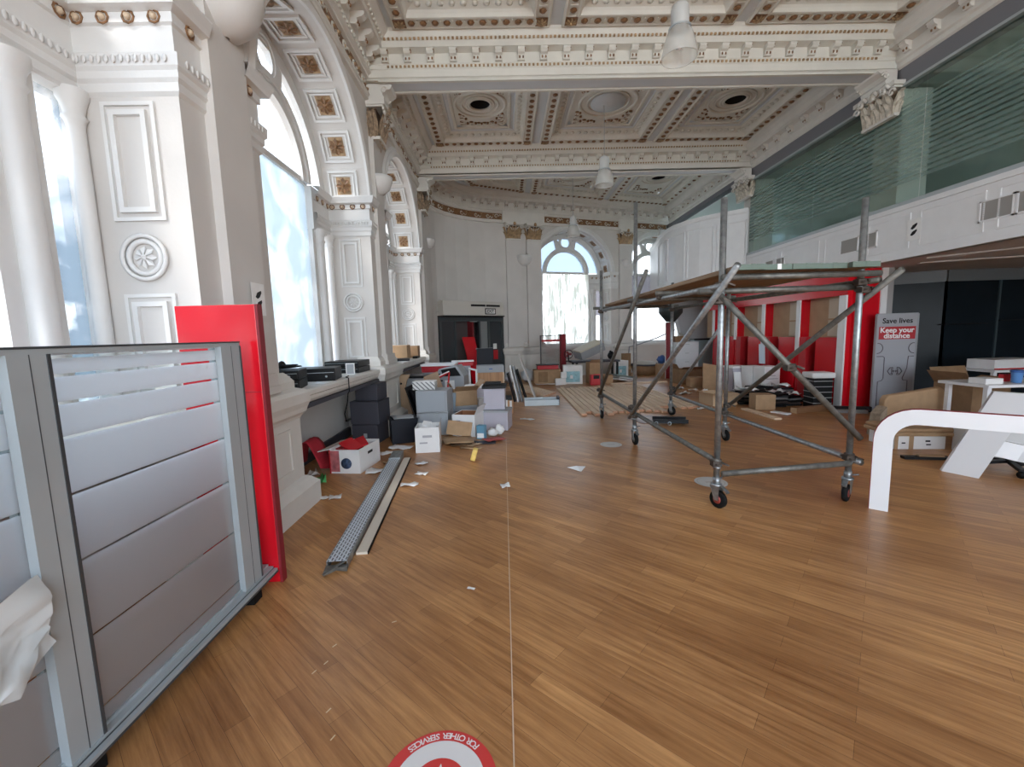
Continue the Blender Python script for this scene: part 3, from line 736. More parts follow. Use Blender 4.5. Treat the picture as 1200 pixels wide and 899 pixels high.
for cy in (6.97, 10.74):
    r = sroot('trim_43'); m = MB(MR); capital(m, -cy, .62, z0=4.62, z1=5.05, d=.05); console(m, -cy, .62, 5.03, 5.27, .06)
    for q in (-.2, .0, .2): m.tube([(-cy + q + (.085 - .008 * k) * math.cos(.8 * k), .16 + .02 * (k % 2), 4.98 + (.085 - .008 * k) * math.sin(.8 * k)) for k in range(10)], .026, 6)
    m.build('capital', [PAINTW, STONE, UMBER], r)
    m = MB(); m.box(6.10, 6.55, cy - .24, cy + .24, 3.2, 5.0); m.build('pilaster_shaft', PAINTW, r)

# gallery glazing: dark glass with fine frosted horizontal lines
GAL = bpy.data.materials.new('striped_gallery_glass'); GAL.use_nodes = True; nt = GAL.node_tree; nt.nodes.clear(); N = nt.nodes; L = nt.links
o = N.new('ShaderNodeOutputMaterial'); tr = N.new('ShaderNodeBsdfTransparent'); tr.inputs[0].default_value = (.62, .72, .68, 1)
gl = N.new('ShaderNodeBsdfGlossy'); gl.inputs['Roughness'].default_value = .08; gl.inputs['Color'].default_value = (.8, .95, .9, 1)
m0 = N.new('ShaderNodeMixShader'); m0.inputs[0].default_value = .16; L.new(tr.outputs[0], m0.inputs[1]); L.new(gl.outputs[0], m0.inputs[2])
df = N.new('ShaderNodeBsdfDiffuse'); df.inputs[0].default_value = (.22, .31, .29, 1)
tcn = N.new('ShaderNodeTexCoord'); sx = N.new('ShaderNodeSeparateXYZ'); L.new(tcn.outputs['Object'], sx.inputs[0])
mu = N.new('ShaderNodeMath'); mu.operation = 'MULTIPLY'; mu.inputs[1].default_value = 1 / .073; L.new(sx.outputs['Z'], mu.inputs[0])
fr = N.new('ShaderNodeMath'); fr.operation = 'FRACT'; L.new(mu.outputs[0], fr.inputs[0])
lt = N.new('ShaderNodeMath'); lt.operation = 'LESS_THAN'; lt.inputs[1].default_value = .62; L.new(fr.outputs[0], lt.inputs[0])
z0 = N.new('ShaderNodeMath'); z0.operation = 'GREATER_THAN'; z0.inputs[1].default_value = 3.55; L.new(sx.outputs['Z'], z0.inputs[0])
z1 = N.new('ShaderNodeMath'); z1.operation = 'LESS_THAN'; z1.inputs[1].default_value = 4.70; L.new(sx.outputs['Z'], z1.inputs[0])
a1 = N.new('ShaderNodeMath'); a1.operation = 'MULTIPLY'; L.new(lt.outputs[0], a1.inputs[0]); L.new(z0.outputs[0], a1.inputs[1])
a2 = N.new('ShaderNodeMath'); a2.operation = 'MULTIPLY'; L.new(a1.outputs[0], a2.inputs[0]); L.new(z1.outputs[0], a2.inputs[1])
a3 = N.new('ShaderNodeMath'); a3.operation = 'MULTIPLY'; a3.inputs[1].default_value = .5; L.new(a2.outputs[0], a3.inputs[0])
m1 = N.new('ShaderNodeMixShader'); L.new(a3.outputs[0], m1.inputs[0]); L.new(m0.outputs[0], m1.inputs[1]); L.new(df.outputs[0], m1.inputs[2]); L.new(m1.outputs[0], o.inputs[0])
r = sroot('window_7')
ys = [10.60, 8.45, 6.3, 4.15, 2.0, -1]
for a, b in zip(ys, ys[1:]):
    p = MB(); p.quad((6.04, a - .006, 3.26), (6.04, b + .006, 3.26), (6.04, b + .006, 4.99), (6.04, a - .006, 4.99)); p.build('pane', GAL, r)
p = MB(); p.box(6.00, 6.09, -1, 10.6, 3.235, 3.30); p.build('window_frame', ALU, r)
GALW = mat('gallery_wall', (.42, .50, .47), .8)
t = MB(); t.quad((8.6, -1, 3.2), (8.6, 16, 3.2), (8.6, 16, 5.6), (8.6, -1, 5.6)); t.quad((6.1, -1, 5.05), (8.6, -1, 5.05), (8.6, 16, 5.05), (6.1, 16, 5.05)); t.box(6.1, 8.6, -1, 16.4, 2.95, 3.2)
struct('wall_gallery_back', t, GALW)

# fascia with raised panels
t = MB(); t.box(6.0, 6.12, -1, 10.62, 2.46, 3.24); t.box(5.975, 6.0, -1, 10.60, 2.46, 2.53); t.box(5.975, 6.0, -1, 10.6, 3.17, 3.24)
ps = [10.55, 9.35, 8.10, 7.15, 6.28, 5.30, 4.05, 2.9, 1.7, .4]
put = lambda u, z, h: (6.0 - h, u, z)
for a, b in zip(ps, ps[1:]): panel_frame(t, b + .07, a - .07, 2.60, 3.10, put, .022, .009)
struct('trim_44', t, FASC)
GRILLE = mat('vent_grille', (.40, .39, .37), .6)
def grille(y0, y1, z0=2.72, z1=2.98, x=6.0):
    g = thing('vent_grille', '', 'vent', (x, (y0 + y1) / 2, z0)); h = (y1 - y0) / 2
    m = MB(); m.box(-.015, .0, -h, h, 0, .02); m.box(-.015, 0, -h, h, z1 - z0 - .02, z1 - z0); m.box(-.015, 0, -h, -h + .02, 0, z1 - z0); m.box(-.015, 0, h - .02, h, 0, z1 - z0); m.build('frame', FASC, g)
    m = MB()
    k = 12
    for i in range(k): z = .02 + (z1 - z0 - .04) * (i + .5) / k; m.add([(-.002, -h + .02, z - .009), (-.002, h - .02, z - .009), (-.012, h - .02, z + .009), (-.012, -h + .02, z + .009)], [(0, 1, 2, 3)])
    m.box(-.003, -.001, -h + .02, h - .02, .02, z1 - z0 - .02); m.build('louvre', GRILLE, g)
    return g
for (p0, p1, lab) in (((985, 290), (1006, 290), 'small grey vent grille on white fascia, left of the nearer pole top'), ((1012, 283), (1028, 283), 'small grey vent grille on white fascia, right of the nearer pole top'), ((1148, 250), (1189, 245), 'larger grey vent grille on white fascia at the right edge'),
                      ((1192, 240), (1230, 232), 'vent grille on white fascia cut off by the right edge'), ((897, 308), (907, 307), 'faint vent grille on white fascia just above the scaffold boards, left one'), ((909, 307), (920, 305), 'faint vent grille on white fascia just above the scaffold boards, right one')):
    ya, yb_ = AX(*p0, 6.0).y, AX(*p1, 6.0).y; g = grille(yb_, ya); g['label'] = lab; g['group'] = 'vent grilles in the fascia'
def marks(name, M4, label):
    r = thing(name, label, 'paper sign'); r.matrix_world = M4
    m = MB(); m.box(-.12, .12, -.003, 0, -.17, .17); m.build('sheet', PAPER, r)
    m = MB()
    for cz, s in ((.05, 1), (-.05, -1)):
        m.prism([(-.055, cz - .03), (-.02, cz + .02), (.05, cz + .045), (.055, cz + .02), (.02, cz - .025), (-.02, cz - .045)], -.006, -.003, 'xz')
    m.build('symbol', BLK, r); return r
q = AX(1071, 269, 5.99)
marks('wall_notice', Matrix.Translation(q) @ Matrix.Rotation(-PI / 2, 4, 'Z') @ Matrix.Scale(.9, 4), 'white paper square with two black marks on the white fascia')
q = AX(303, 351, -1.83)
marks('wall_notice', Matrix.Translation(q) @ Matrix.Rotation(PI / 2, 4, 'Z') @ Matrix.Scale(.7, 4), 'small notice with two black marks on the nearest left pier above the red panel')

# rounded balcony at the end of the gallery
BALC = [(6.02, 10.62), (5.75, 10.84), (5.45, 11.08), (5.18, 11.38), (4.98, 11.72), (4.84, 12.14), (4.80, 12.60), (4.84, 13.1), (4.95, 13.7), (5.1, 14.4), (5.3, 15.5)]
t = MB(); pr_ = [(0, 2.46), (.03, 2.48), (.03, 2.58), (.0, 2.60), (0, 4.27), (.02, 4.29), (.03, 4.33), (.03, 4.38), (-.08, 4.39), (-.08, 2.46)]
t.sweep(BALC, [(-o, z) for o, z in pr_])
for a, b in ((0, 1), (2, 3), (4, 5), (6, 7)):
    A, B_ = Vector(BALC[a]), Vector(BALC[b + 1 if b + 1 < len(BALC) else b]); A = A.lerp(B_, .08); mid = Vector(BALC[b]); d = (B_ - A); nn = Vector((-d.y, d.x)).normalized(); 
    for p in (Vector(BALC[a]).lerp(Vector(BALC[a + 1]), .12), Vector(BALC[b]).lerp(Vector(BALC[b + 1]), .88)):
        e = p + nn * .012; t.bar((e.x, e.y, 2.85), (e.x, e.y, 4.1), .035, .035)
    for z in (2.85, 4.1):
        pts = [Vector(BALC[a]).lerp(Vector(BALC[a + 1]), .12), Vector(BALC[b]), Vector(BALC[b]).lerp(Vector(BALC[b + 1]), .88)]
        for p, q in zip(pts, pts[1:]): t.bar((*(p + nn * .012), z), (*(q + nn * .012), z), .035, .035)
struct('trim_45', t, FASC)

# space under the gallery
UC = mat('dusty_soffit', (.60, .58, .57), .8, var=.12, scale=1.2)
t = MB(); t.box(6.05, 12, -1, 10.62, 2.46, 2.6); t.prism([(6.05, 10.62)] + [(x + .05, y) for x, y in BALC] + [(9, 15.5), (9, 10.62)], 2.46, 2.56, 'xy')
for (x0, y0, x1, y1, wd) in ((6.35, 6.4, 7.2, 5.0, .10), (6.7, 6.9, 7.9, 6.2, .12), (6.3, 4.9, 6.5, 3.4, .08), (7.4, 5.8, 8.4, 4.9, .14)):
    t.bar((x0, y0, 2.455), (x1, y1, 2.43), wd, .02)
struct('ceiling_lower', t, UC)
o = thing('ceiling_light', 'small white strip of light fitting hanging under the lower ceiling', 'light', tuple(AY(1120, 300, 6.2)))
o.location.z = 2.44
m = MB(); m.box(-.10, .10, -.05, .05, 0, .02); m.build('diffuser', PAPER, o)
m = MB(); m.box(-.12, .12, -.06, .06, .02, .028); m.build('frame', LGREY, o)

# dark glazed partition
DG = mat('dark_partition_glass', (.010, .016, .022), .3, spec=.12, var=.3, scale=2)
HDR = mat('grey_header', (.15, .17, .185), .5)
p0, p1, p2 = Vector((6.95, 8.75)), Vector((8.25, 7.95)), Vector((11.2, 7.85))
t = sroot('wall_partition')
for i, (a, b) in enumerate(((p0, p1), (p1, p2))):
    d = (b - a).normalized(); k = 2 if i == 0 else 3
    for j in range(k):
        s, e = a + (b - a) * (j / k), a + (b - a) * ((j + 1) / k); m = MB(); m.bar((s.x, s.y, 1.13), (e.x, e.y, 1.13), .05, 2.26); m.build('pane', DG, t)
    m = MB(); m.bar((a.x, a.y, 2.36), (b.x, b.y, 2.36), .12, .22); m.build('header', HDR, t)
    for j in range(k + 1):
        s = a + (b - a) * (j / k); m = MB(); m.box(s.x - .02, s.x + .02, s.y - .045, s.y - .02, 0, 2.26); m.build('post', mat('teal_grey_post', (.05, .075, .085), .4), t)
m = MB(); q = AY(1115, 385, 7.9); m.box(8.15, 9.05, 7.86, 7.89, 1.45, 1.47); m.box(9.2, 11, 7.80, 7.83, 1.5, 1.52); m.build('rail', BLK, t)
t = MB(); t.quad((12, -1, 0), (12, 16, 0), (12, 16, 2.6), (12, -1, 2.6)); t.quad((8.8, -6.5, 0), (8.8, -1, 0), (8.8, -1, 6.4), (8.8, -6.5, 6.4)); t.quad((8.8, -1, 0), (12, -1, 0), (12, -1, 2.6), (8.8, -1, 2.6)); struct('wall_right', t, HDR)  # tall stretch behind the camera is unseen, added to cut light on the right
t = MB(); t.quad((9, 9, 0), (9, 16, 0), (9, 16, 2.6), (9, 9, 2.6)); struct('wall_right_back', t, UC)

# stair underside, grey, beneath the balcony
t = MB(); t.prism([(5.72, 1.75), (5.82, 1.4), (6.3, .85), (7.0, .8), (7.0, 2.5), (5.45, 2.5)], 13.95, 14.25, 'xz'); struct('trim_46', t, mat('grey_stair_side', (.40, .40, .41), .6))
# ---- rear of the room (behind the camera): no wall, left open to let sky light in
# ---- brass joint in the floor
t = MB(); t.box(-.010, -.005, .4, 6.05, .0, .0025); struct('trim_48', t, mat('pale_joint_strip', (.62, .50, .36), .4))

# ---- red teller unit under the gallery
r = thing('teller_unit', 'long red and white built-in bank counter unit under the gallery', 'counter', (6.0, 7.45, 0))
L_ = lambda y: y - 7.45
m = MB(); m.box(.02, .12, L_(7.45), L_(12.9), 2.02, 2.46); m.build('fascia_band', RED, r)
m = MB(); m.box(.12, .55, L_(7.40), L_(7.46), 0, 2.46); m.build('end_panel', RED, r)
m = MB(); m.box(.55, .66, L_(7.38), L_(7.48), 0, 2.46); m.build('corner_post', FASC, r)
m = MB(); m.box(.66, .78, L_(7.40), L_(7.60), 0, 2.46); m.build('corner_return', mat('grey_reveal', (.36, .36, .36), .6), r)
m = MB(); m.box(.75, .80, L_(7.46), L_(13.0), 0, 2.46); m.build('back_board', CARDD, r)
m = MB(); m.box(.22, .24, L_(7.60), L_(13.0), 1.24, 2.03); m.build('recess_board', WOODM, r)
CREAM = mat('cream_panel', (.62, .54, .42), .6)
posts = [7.45, 8.62, 9.80, 10.98, 12.15]
for i, y in enumerate(posts):
    wd = .10 if i else .16
    m = MB(); m.box(.0, .03, L_(y), L_(y) + wd, 0.95 if i in (1, 2) else (.0 if i == 0 else 1.2), 2.02); m.build('post', FASC, r)
    m = MB(); m.box(.03, .75, L_(y) + .01, L_(y) + wd - .01, 0, 2.02); m.build('divider', RED, r)
    if i < 4:
        y1 = posts[i + 1]
        m = MB(); m.box(.02, .05, L_(y) + wd + .02, L_(y) + wd + .55, 0.05, 1.28); m.build('front_panel', RED, r)
        m = MB(); m.box(.02, .42, L_(y1) - .20, L_(y1), 0.05, 1.28); m.build('side_panel', REDM, r)
        m = MB(); m.box(.205, .22, L_(y) + wd + .02, L_(y) + wd + .50, 1.30, 2.0); m.build('hatch', CREAM, r)
        m = MB(); m.box(.17, .205, L_(y) + wd + .02, L_(y) + wd + .62, 1.60, 1.63); m.build('hatch_rail', WOODM, r)
        m = MB(); m.box(.05, .72, L_(y) + wd + .57, L_(y1) - .22, 0.4, .43); m.build('inner_shelf', BLK, r)
m = MB(); m.box(.01, .06, 0.02, L_(9.0), 0, .05); m.build('plinth', BLK, r)

# ---- entrance doors across the curved corner
a, b = Vector((-1.86, 12.40)), Vector((-.02, 13.90)); d = (b - a); W = d.length; ang = math.atan2(d.y, d.x)
r = sroot('door_1'); r.location = (a.x, a.y, 0); r.rotation_euler = (0, 0, ang)
FRM = mat('grey_green_frame', (.07, .085, .09), .4, .3); DGL = mat('door_glass', (.05, .06, .065), .15)
m = MB()
m.box(0, W, -.05, .05, 1.92, 2.06); m.box(0, .08, -.05, .05, 0, 1.92); m.box(W - .10, W, -.05, .05, 0, 1.92); m.box(.52, .58, -.04, .04, 0, 1.92); m.box(W * .60, W * .60 + .05, -.03, .05, 0, 1.92); m.box(W - .62, W - .55, -.04, .04, 0, 1.92)
m.build('door_frame', FRM, r)
m = MB(); m.box(.08, .52, -.01, .01, .0, 1.92); m.build('pane', DGL, r); m = MB(); m.box(W - .55, W - .1, -.01, .01, 0, 1.92); m.build('pane', DGL, r)
m = MB(); m.box(W * .60 + .05, W - .62, .0, .02, 0, 1.92); m.build('pane', mat('grey_backing', (.24, .25, .25), .6), r)
m = MB(); m.box(.58, W * .60, .25, .30, 0, 2.06); m.build('inner_board', mat('brown_grey_board', (.085, .07, .07), .7), r)
m = MB(); m.box(.58 + W * .25, .62 + W * .25, -.02, .25, 0, 1.92); m.build('edge_strip', DRED, r)
m = MB(); m.box(W * .45, W * .56, -.055, -.045, 1.90, 1.925); m.build('door_closer', ALU, r)
m = MB(); m.box(W - .42, W - .28, -.02, -.012, 1.05, 1.22); m.build('notice', PAPER, r)
m = MB(); m.box(W - .42, W - .24, -.02, -.012, .72, 1.02); m.build('red_notice', REDM, r)
# air curtain above the doors
r = thing('air_curtain', 'white boxy air curtain heater over the entrance doors', 'heater', (a.x, a.y, 2.08)); r.rotation_euler = (0, 0, ang)
m = MB(); m.box(.0, 2.18, -.30, .35, 0, .42); m.build('casing', mat('aged_white_casing', (.62, .59, .54), .5), r, bevel=.012)
for s in (0, 1):
    m = MB(); m.box(.95 + s * .56, 1.48 + s * .56, -.306, -.29, .27, .33); m.build('slot', BLK, r)
m = MB(); m.box(.0, 2.2, -.33, .33, -.03, 0); m.build('base_rail', BLK, r)
r = thing('exit_sign', 'small black and white EXIT sign on the front of the air curtain', 'sign', (a.x, a.y, 2.08)); r.rotation_euler = (0, 0, ang)
m = MB(); m.box(1.46, 1.86, -.318, -.306, .04, .22); m.build('plate', BLK, r)
m = MB(); m.box(1.49, 1.83, -.321, -.317, .065, .195); m.build('face', PAPER, r)
def text(s, name, mat_, M4, size, parent=None, ext=.001, align='CENTER', bold=0):
    c = bpy.data.curves.new(name, 'FONT'); c.body = s; c.size = size; c.extrude = ext; c.align_x = align; c.align_y = 'CENTER'; c.offset = bold; c.resolution_u = 3
    tmp = bpy.data.objects.new(name, c); COL.objects.link(tmp); dg = bpy.context.evaluated_depsgraph_get()
    me = bpy.data.meshes.new_from_object(tmp.evaluated_get(dg)); bpy.data.objects.remove(tmp)
    me.transform(M4); me.materials.clear(); me.materials.append(mat_); ob = bpy.data.objects.new(name, me); COL.objects.link(ob)
    if parent: ob.parent = parent
    return ob
RX = Matrix.Rotation(PI / 2, 4, 'X')
text('EXIT', 'lettering', BLK, Matrix.Translation((1.66, -.3225, .13)) @ RX, .13, r, bold=.003)
# ================================================================ things
# ---- pendant lamps
FROST = bpy.data.materials.new('frosted_glass_shade'); FROST.use_nodes = True; b = FROST.node_tree.nodes['Principled BSDF']
b.inputs['Base Color'].default_value = (.75, .75, .72, 1); b.inputs['Roughness'].default_value = .35; b.inputs['Alpha'].default_value = .32
def pendant(x, y, ztop, label):
    r = thing('pendant_lamp', label, 'lamp', (x, y, ztop), 0, 'pendant lamps')
    m = MB(); m.cyl((0, 0, 0), (0, 0, ZC + .05 - ztop), .006, 6); m.build('suspension_rod', ALU, r)
    m = MB(); m.lathe([(.02, .02), (.05, 0), (.085, -.03), (.095, -.06), (.095, -.24), (.09, -.25), (.0, -.25)], n=20); m.build('gear_housing', mat('grey_lamp_housing', (.55, .56, .55), .4), r)
    m = MB(); m.lathe([(.10, -.24), (.12, -.25), (.12, -.262), (.10, -.265)], n=20); m.build('rim', ALU, r)
    m = MB(); m.lathe([(.095, -.25), (.13, -.30), (.165, -.40), (.185, -.50), (.19, -.55), (.185, -.56), (.182, -.55), (.16, -.40), (.125, -.30), (.09, -.255)], n=28); m.build('lamp_shade', FROST, r)
    m = MB(); m.ball((0, 0, -.42), .035, .035, .06, 8, 6); m.build('bulb', PAPER, r)
    return r
pendant(2.03, 5.05, 5.03, 'grey pendant lamp with frosted glass shade, nearest and largest of three')
pendant(2.10, 8.87, 4.95, 'grey pendant lamp hanging before the second ceiling beam, middle of three')
pendant(2.05, 12.4, 4.75, 'small pendant lamp hanging farthest away before the back arched window')
# ---- plaster uplighter bowls
def uplight(M4, label, s=1.0):
    r = thing('wall_uplighter', label, 'wall light', (0, 0, 0), 0, 'plaster uplighters'); r.matrix_world = M4
    m = MB(); m.lathe([(.02, -.19 * s), (.08 * s, -.175 * s), (.15 * s, -.11 * s), (.19 * s, 0), (.195 * s, .05 * s), (.175 * s, .05 * s), (.14 * s, -.06 * s), (.02, -.13 * s)], n=18, a0=0, a1=PI); m.build('bowl', PAINT, r)
    m = MB(); m.box(-.06 * s, .06 * s, -.005, .02, -.16 * s, .03 * s); m.build('back_plate', PAINT, r)
    return r
def on_left(y, z, d=.07): return Matrix.Translation((XL + d, y, z)) @ Matrix.Rotation(-PI / 2, 4, 'Z')
def on_back(u, z, d=.09):
    p = MBK @ Vector((u, d, z)); return Matrix.Translation(p) @ Matrix.Rotation(math.atan2(BD.y, BD.x) + PI, 4, 'Z')
uplight(on_left(3.27, 3.86), 'large white uplighter bowl on the nearest left pier at the top edge', 1.35)
uplight(on_left(7.03, 3.93), 'white uplighter bowl on the pier between the two left arches', 1.05)
uplight(on_left(11.75, 4.02, .01), 'white uplighter bowl on the far left pier beside the curved corner')
uplight(on_back(.75, 3.93), 'wide white uplighter bowl across the paired pilasters of the back wall', 1.3)
uplight(on_back(4.58, 3.93), 'white uplighter bowl on the pilaster between the two back windows')

# ---- frosted glass screen at the left edge
FRG = bpy.data.materials.new('frosted_screen_glass'); FRG.use_nodes = True; nt = FRG.node_tree; nt.nodes.clear(); N = nt.nodes; L = nt.links
o = N.new('ShaderNodeOutputMaterial'); tl = N.new('ShaderNodeBsdfTranslucent'); tl.inputs[0].default_value = (.97, .98, .98, 1)
df = N.new('ShaderNodeBsdfDiffuse'); df.inputs[0].default_value = (.50, .52, .54, 1); gl = N.new('ShaderNodeBsdfGlossy'); gl.inputs['Roughness'].default_value = .22
trn = N.new('ShaderNodeBsdfTransparent'); trn.inputs[0].default_value = (.85, .88, .88, 1)
a_ = N.new('ShaderNodeMixShader'); a_.inputs[0].default_value = .22; L.new(tl.outputs[0], a_.inputs[1]); L.new(df.outputs[0], a_.inputs[2])
b_ = N.new('ShaderNodeMixShader'); b_.inputs[0].default_value = .14; L.new(a_.outputs[0], b_.inputs[1]); L.new(gl.outputs[0], b_.inputs[2])
tcn = N.new('ShaderNodeTexCoord'); sx = N.new('ShaderNodeSeparateXYZ'); L.new(tcn.outputs['Object'], sx.inputs[0]); prev = None
for z in (1.466, 1.403, 1.309, 1.189, .990, .749, .463, .18):
    s = N.new('ShaderNodeMath'); s.operation = 'COMPARE'; s.inputs[1].default_value = z; s.inputs[2].default_value = .0055; L.new(sx.outputs['Z'], s.inputs[0])
    if prev is None: prev = s
    else:
        x = N.new('ShaderNodeMath'); x.operation = 'MAXIMUM'; L.new(prev.outputs[0], x.inputs[0]); L.new(s.outputs[0], x.inputs[1]); prev = x
c_ = N.new('ShaderNodeMixShader'); L.new(prev.outputs[0], c_.inputs[0]); L.new(b_.outputs[0], c_.inputs[1]); L.new(trn.outputs[0], c_.inputs[2]); L.new(c_.outputs[0], o.inputs[0])
r = thing('glass_screen', 'low frosted glass partition screen in a grey metal frame, at left', 'screen', (-1.50, 0, 0))
m = MB(); m.box(-.05, .02, -.4, 2.43, 1.478, 1.495); m.cur = 1; m.box(-.052, .022, -.4, 2.432, 1.495, 1.503); m.build('top_rail', [ALU, ALUD], r)
for y0, y1 in ((1.295, 1.42), (2.265, 2.43)):
    m = MB(); m.box(-.045, .022, y0, y1 - .012, .112, 1.478); m.cur = 1; m.box(-.046, .025, y1 - .012, y1, .112, 1.478); m.box(.022, .0228, (y0 + y1) / 2 - .0015, (y0 + y1) / 2 + .0015, .112, 1.478); m.build('post', [ALU, ALUD], r)
m = MB(); m.box(-.06, .055, -.4, 2.53, .085, .10); m.box(-.06, .0, -.4, 2.53, .10, .125); m.box(.0, .030, -.4, 2.53, .10, .112); m.cur = 1; m.box(.031, .035, -.4, 2.53, .10, .1025); m.box(-.062, .058, -.4, 2.533, .076, .085)
m.build('bottom_rail', [ALU, ALUD], r)
for y0, y1 in ((-.4, 1.295), (1.42, 2.265)):
    m = MB(); m.box(-.018, -.010, y0, y1, .11, 1.478); m.build('glass_pane', FRG, r)
for y in (-.3, 1.36, 2.35):
    m = MB(); m.box(-.05, .03, y - .04, y + .04, 0, .076); m.build('foot', BLKM, r)
# torn film on the near pane
m = MB(); P = []; random.seed(3)
nx, ny = 16, 12
for i in range(nx + 1):
    for j in range(ny + 1):
        u = i / nx; v = j / ny; y = .72 + .56 * u; z0_ = .40 + .17 * u * u + .03 * random.random(); z1_ = .70 + .09 * u + .02 * math.sin(9 * u)
        P.append((-1.478 + .035 * math.sin(6 * u + 3 * v) ** 2 + .035 * random.random() * (1 - v), y, z0_ + (z1_ - z0_) * v))
m.smooth = True; m.add(P, [(i * (ny + 1) + j, (i + 1) * (ny + 1) + j, (i + 1) * (ny + 1) + j + 1, i * (ny + 1) + j + 1) for i in range(nx) for j in range(ny)])
FILM = mat('torn_white_film', (.62, .65, .65), .3)
tag(m.build('torn_film', FILM), 'crumpled torn white film peeling off the glass screen at the left edge', 'film')
# red panel behind it
r = thing('display_panel', 'tall gloss red display panel standing behind the glass screen', 'panel', (-1.665, 2.54, 0))
m = MB(); m.box(-.235, .225, 0, .04, 0, 1.715); m.build('board', RED, r, bevel=.004)
m = MB(); m.box(.228, .243, -.005, .045, 0, 1.715); m.build('side_edge', DRED, r)
m = MB(); m.box(.10, .2255, -.0015, 0, 1.20, 1.203); m.build('joint', DRED, r)

# ---- floor graphics
def disc(name, label, c, rr_, mats, lay):
    r = thing(name, label, 'floor sticker', (c[0], c[1], .0006)); z = 0
    for nm, r0, r1, mt in lay:
        m = MB(); m.ring((0, 0, 0), r0, r1, z, z + .0006, 48, 'xy'); z += .0004; m.build(nm, mt, r)
    return r
STR = mat('sticker_red', (.66, .05, .045), .45); STW = mat('sticker_white', (.78, .77, .75), .45); STG = mat('sticker_grey', (.55, .54, .51), .5)
sc = Vector((-.265, 1.275)); SRAD = .200
r = thing('floor_sticker', 'red and white round floor sticker reading FOR OTHER SERVICES in the foreground', 'floor sticker', (sc.x, sc.y, .0006))
m = MB(); m.ring((0, 0, 0), .0, SRAD, 0, .0006, 56, 'xy'); m.build('red_disc', STR, r)
m = MB(); m.ring((0, 0, 0), .0, SRAD * .79, .0007, .0011, 56, 'xy'); m.build('white_disc', STW, r)
m = MB(); m.ring((0, 0, 0), .0, SRAD * .46, .0012, .0016, 40, 'xy'); m.build('inner_disc', STR, r)
m = MB(); m.prism([(-.016, .03), (0, .072), (.016, .03)], .0017, .002); m.build('arrow', STW, r)
s_ = 'FOR OTHER SERVICES'; wd_ = {'I': .34, ' ': .5, 'F': .62, 'E': .64, 'R': .72, 'S': .68, 'O': .88, 'C': .78, 'T': .66, 'H': .80, 'V': .76}
tot_ = sum(wd_[c] for c in s_); acc_ = 0; rad = SRAD * .893
for ch in s_:
    # the words run clockwise with their feet outward, so they read upside down from here
    a = math.radians(45 + 90 * (acc_ + wd_[ch] / 2) / tot_); acc_ += wd_[ch]
    if ch == ' ': continue
    text(ch, 'lettering', STW, Matrix.Translation((rad * math.cos(a), rad * math.sin(a), .0009)) @ Matrix.Rotation(a + PI / 2, 4, 'Z'), .0335, r, ext=.0002, bold=.0004)
for (px, py, rr_, lab) in ((716, 521, .142, 'pale round floor sticker beside the left scaffold castor'), (833, 565, .152, 'pale round floor sticker under the nearest scaffold castor'), (972, 527, .12, 'faint worn round floor sticker between the scaffold and the red unit')):
    g = G(px, py); r = thing('floor_sticker', lab, 'floor sticker', (g.x, g.y, .0006), 0, 'pale round floor stickers')
    fade = STG if px != 972 else mat('worn_sticker', (.30, .20, .15), .5)
    m = MB(); m.ring((0, 0, 0), 0, rr_, 0, .0007, 40, 'xy'); m.build('disc', fade, r)
    m = MB(); m.ring((0, 0, 0), rr_ * .80, rr_ * .84, .0008, .0011, 40, 'xy'); m.box(-.05, .05, -.012, .012, .0008, .0011); m.build('print', mat('faded_print', (.42, .38, .34), .5) if px != 972 else fade, r)

# ---- scaffold tower
r = thing('scaffold_tower', 'rusty steel tube scaffold tower on castors in the middle of the room', 'scaffold')
LEG = {'A': (1.755, 3.44), 'B': (2.91, 3.48), 'C': (1.70, 5.52), 'D': (2.935, 5.57), 'E': (1.675, 7.32), 'F': (2.92, 7.40)}
TOPZ = {'A': 2.51, 'B': 2.50, 'C': 3.09, 'D': 2.0, 'E': 2.52, 'F': 2.30}
TR = .0245
for k, (x, y) in LEG.items():
    m = MB(); m.cyl((x, y, .245), (x, y, TOPZ[k]), TR, 14); m.cyl((x, y, .33), (x, y, .36), TR + .006, 14); m.build('standard_pole', STEEL, r)
    ang = {'A': .5, 'B': -.9, 'C': .1, 'D': .1, 'E': .0, 'F': .6}[k]
    def cr_(px, py, pz): return (x + px * math.cos(ang) - py * math.sin(ang), y + px * math.sin(ang) + py * math.cos(ang), pz)
    m = MB(); m.cyl((x, y, .20), (x, y, .26), .03, 12); m.cyl((x, y, .185), (x, y, .205), .045, 12)
    for s in (-1, 1):
        P = [cr_(s * .028, -.045, .19), cr_(s * .028, .04, .19), cr_(s * .028, -.005, .07), cr_(s * .028, -.04, .07)]; Q = [cr_(s * .033, -.045, .19), cr_(s * .033, .04, .19), cr_(s * .033, -.005, .07), cr_(s * .033, -.04, .07)]
        m.add(P + Q, [(0, 1, 2, 3), (4, 5, 6, 7), (0, 1, 5, 4), (1, 2, 6, 5), (2, 3, 7, 6), (3, 0, 4, 7)])
    m.bar(cr_(0, -.05, .19), cr_(0, -.11, .15), .035, .012); m.cyl(cr_(.02, 0, .23), cr_(.075, 0, .245), .008, 6)
    cs = m.build('castor', STEEL, r)
    m = MB(); M4 = Matrix.Translation(cr_(0, -.022, .075)) @ Matrix.Rotation(ang, 4, 'Z') ; m.M = M4
    m.lathe([(.035, -.02), (.066, -.02), (.075, -.012), (.075, .012), (.066, .02), (.035, .02)], n=24, axis='x'); m.cur = 1; m.lathe([(.0, -.022), (.036, -.022), (.036, .022), (.0, .022)], n=16, axis='x')
    m.build('wheel', [BLKM, mat('red_wheel_hub', (.30, .05, .035), .5) if k in 'AB' else STEELD], cs)
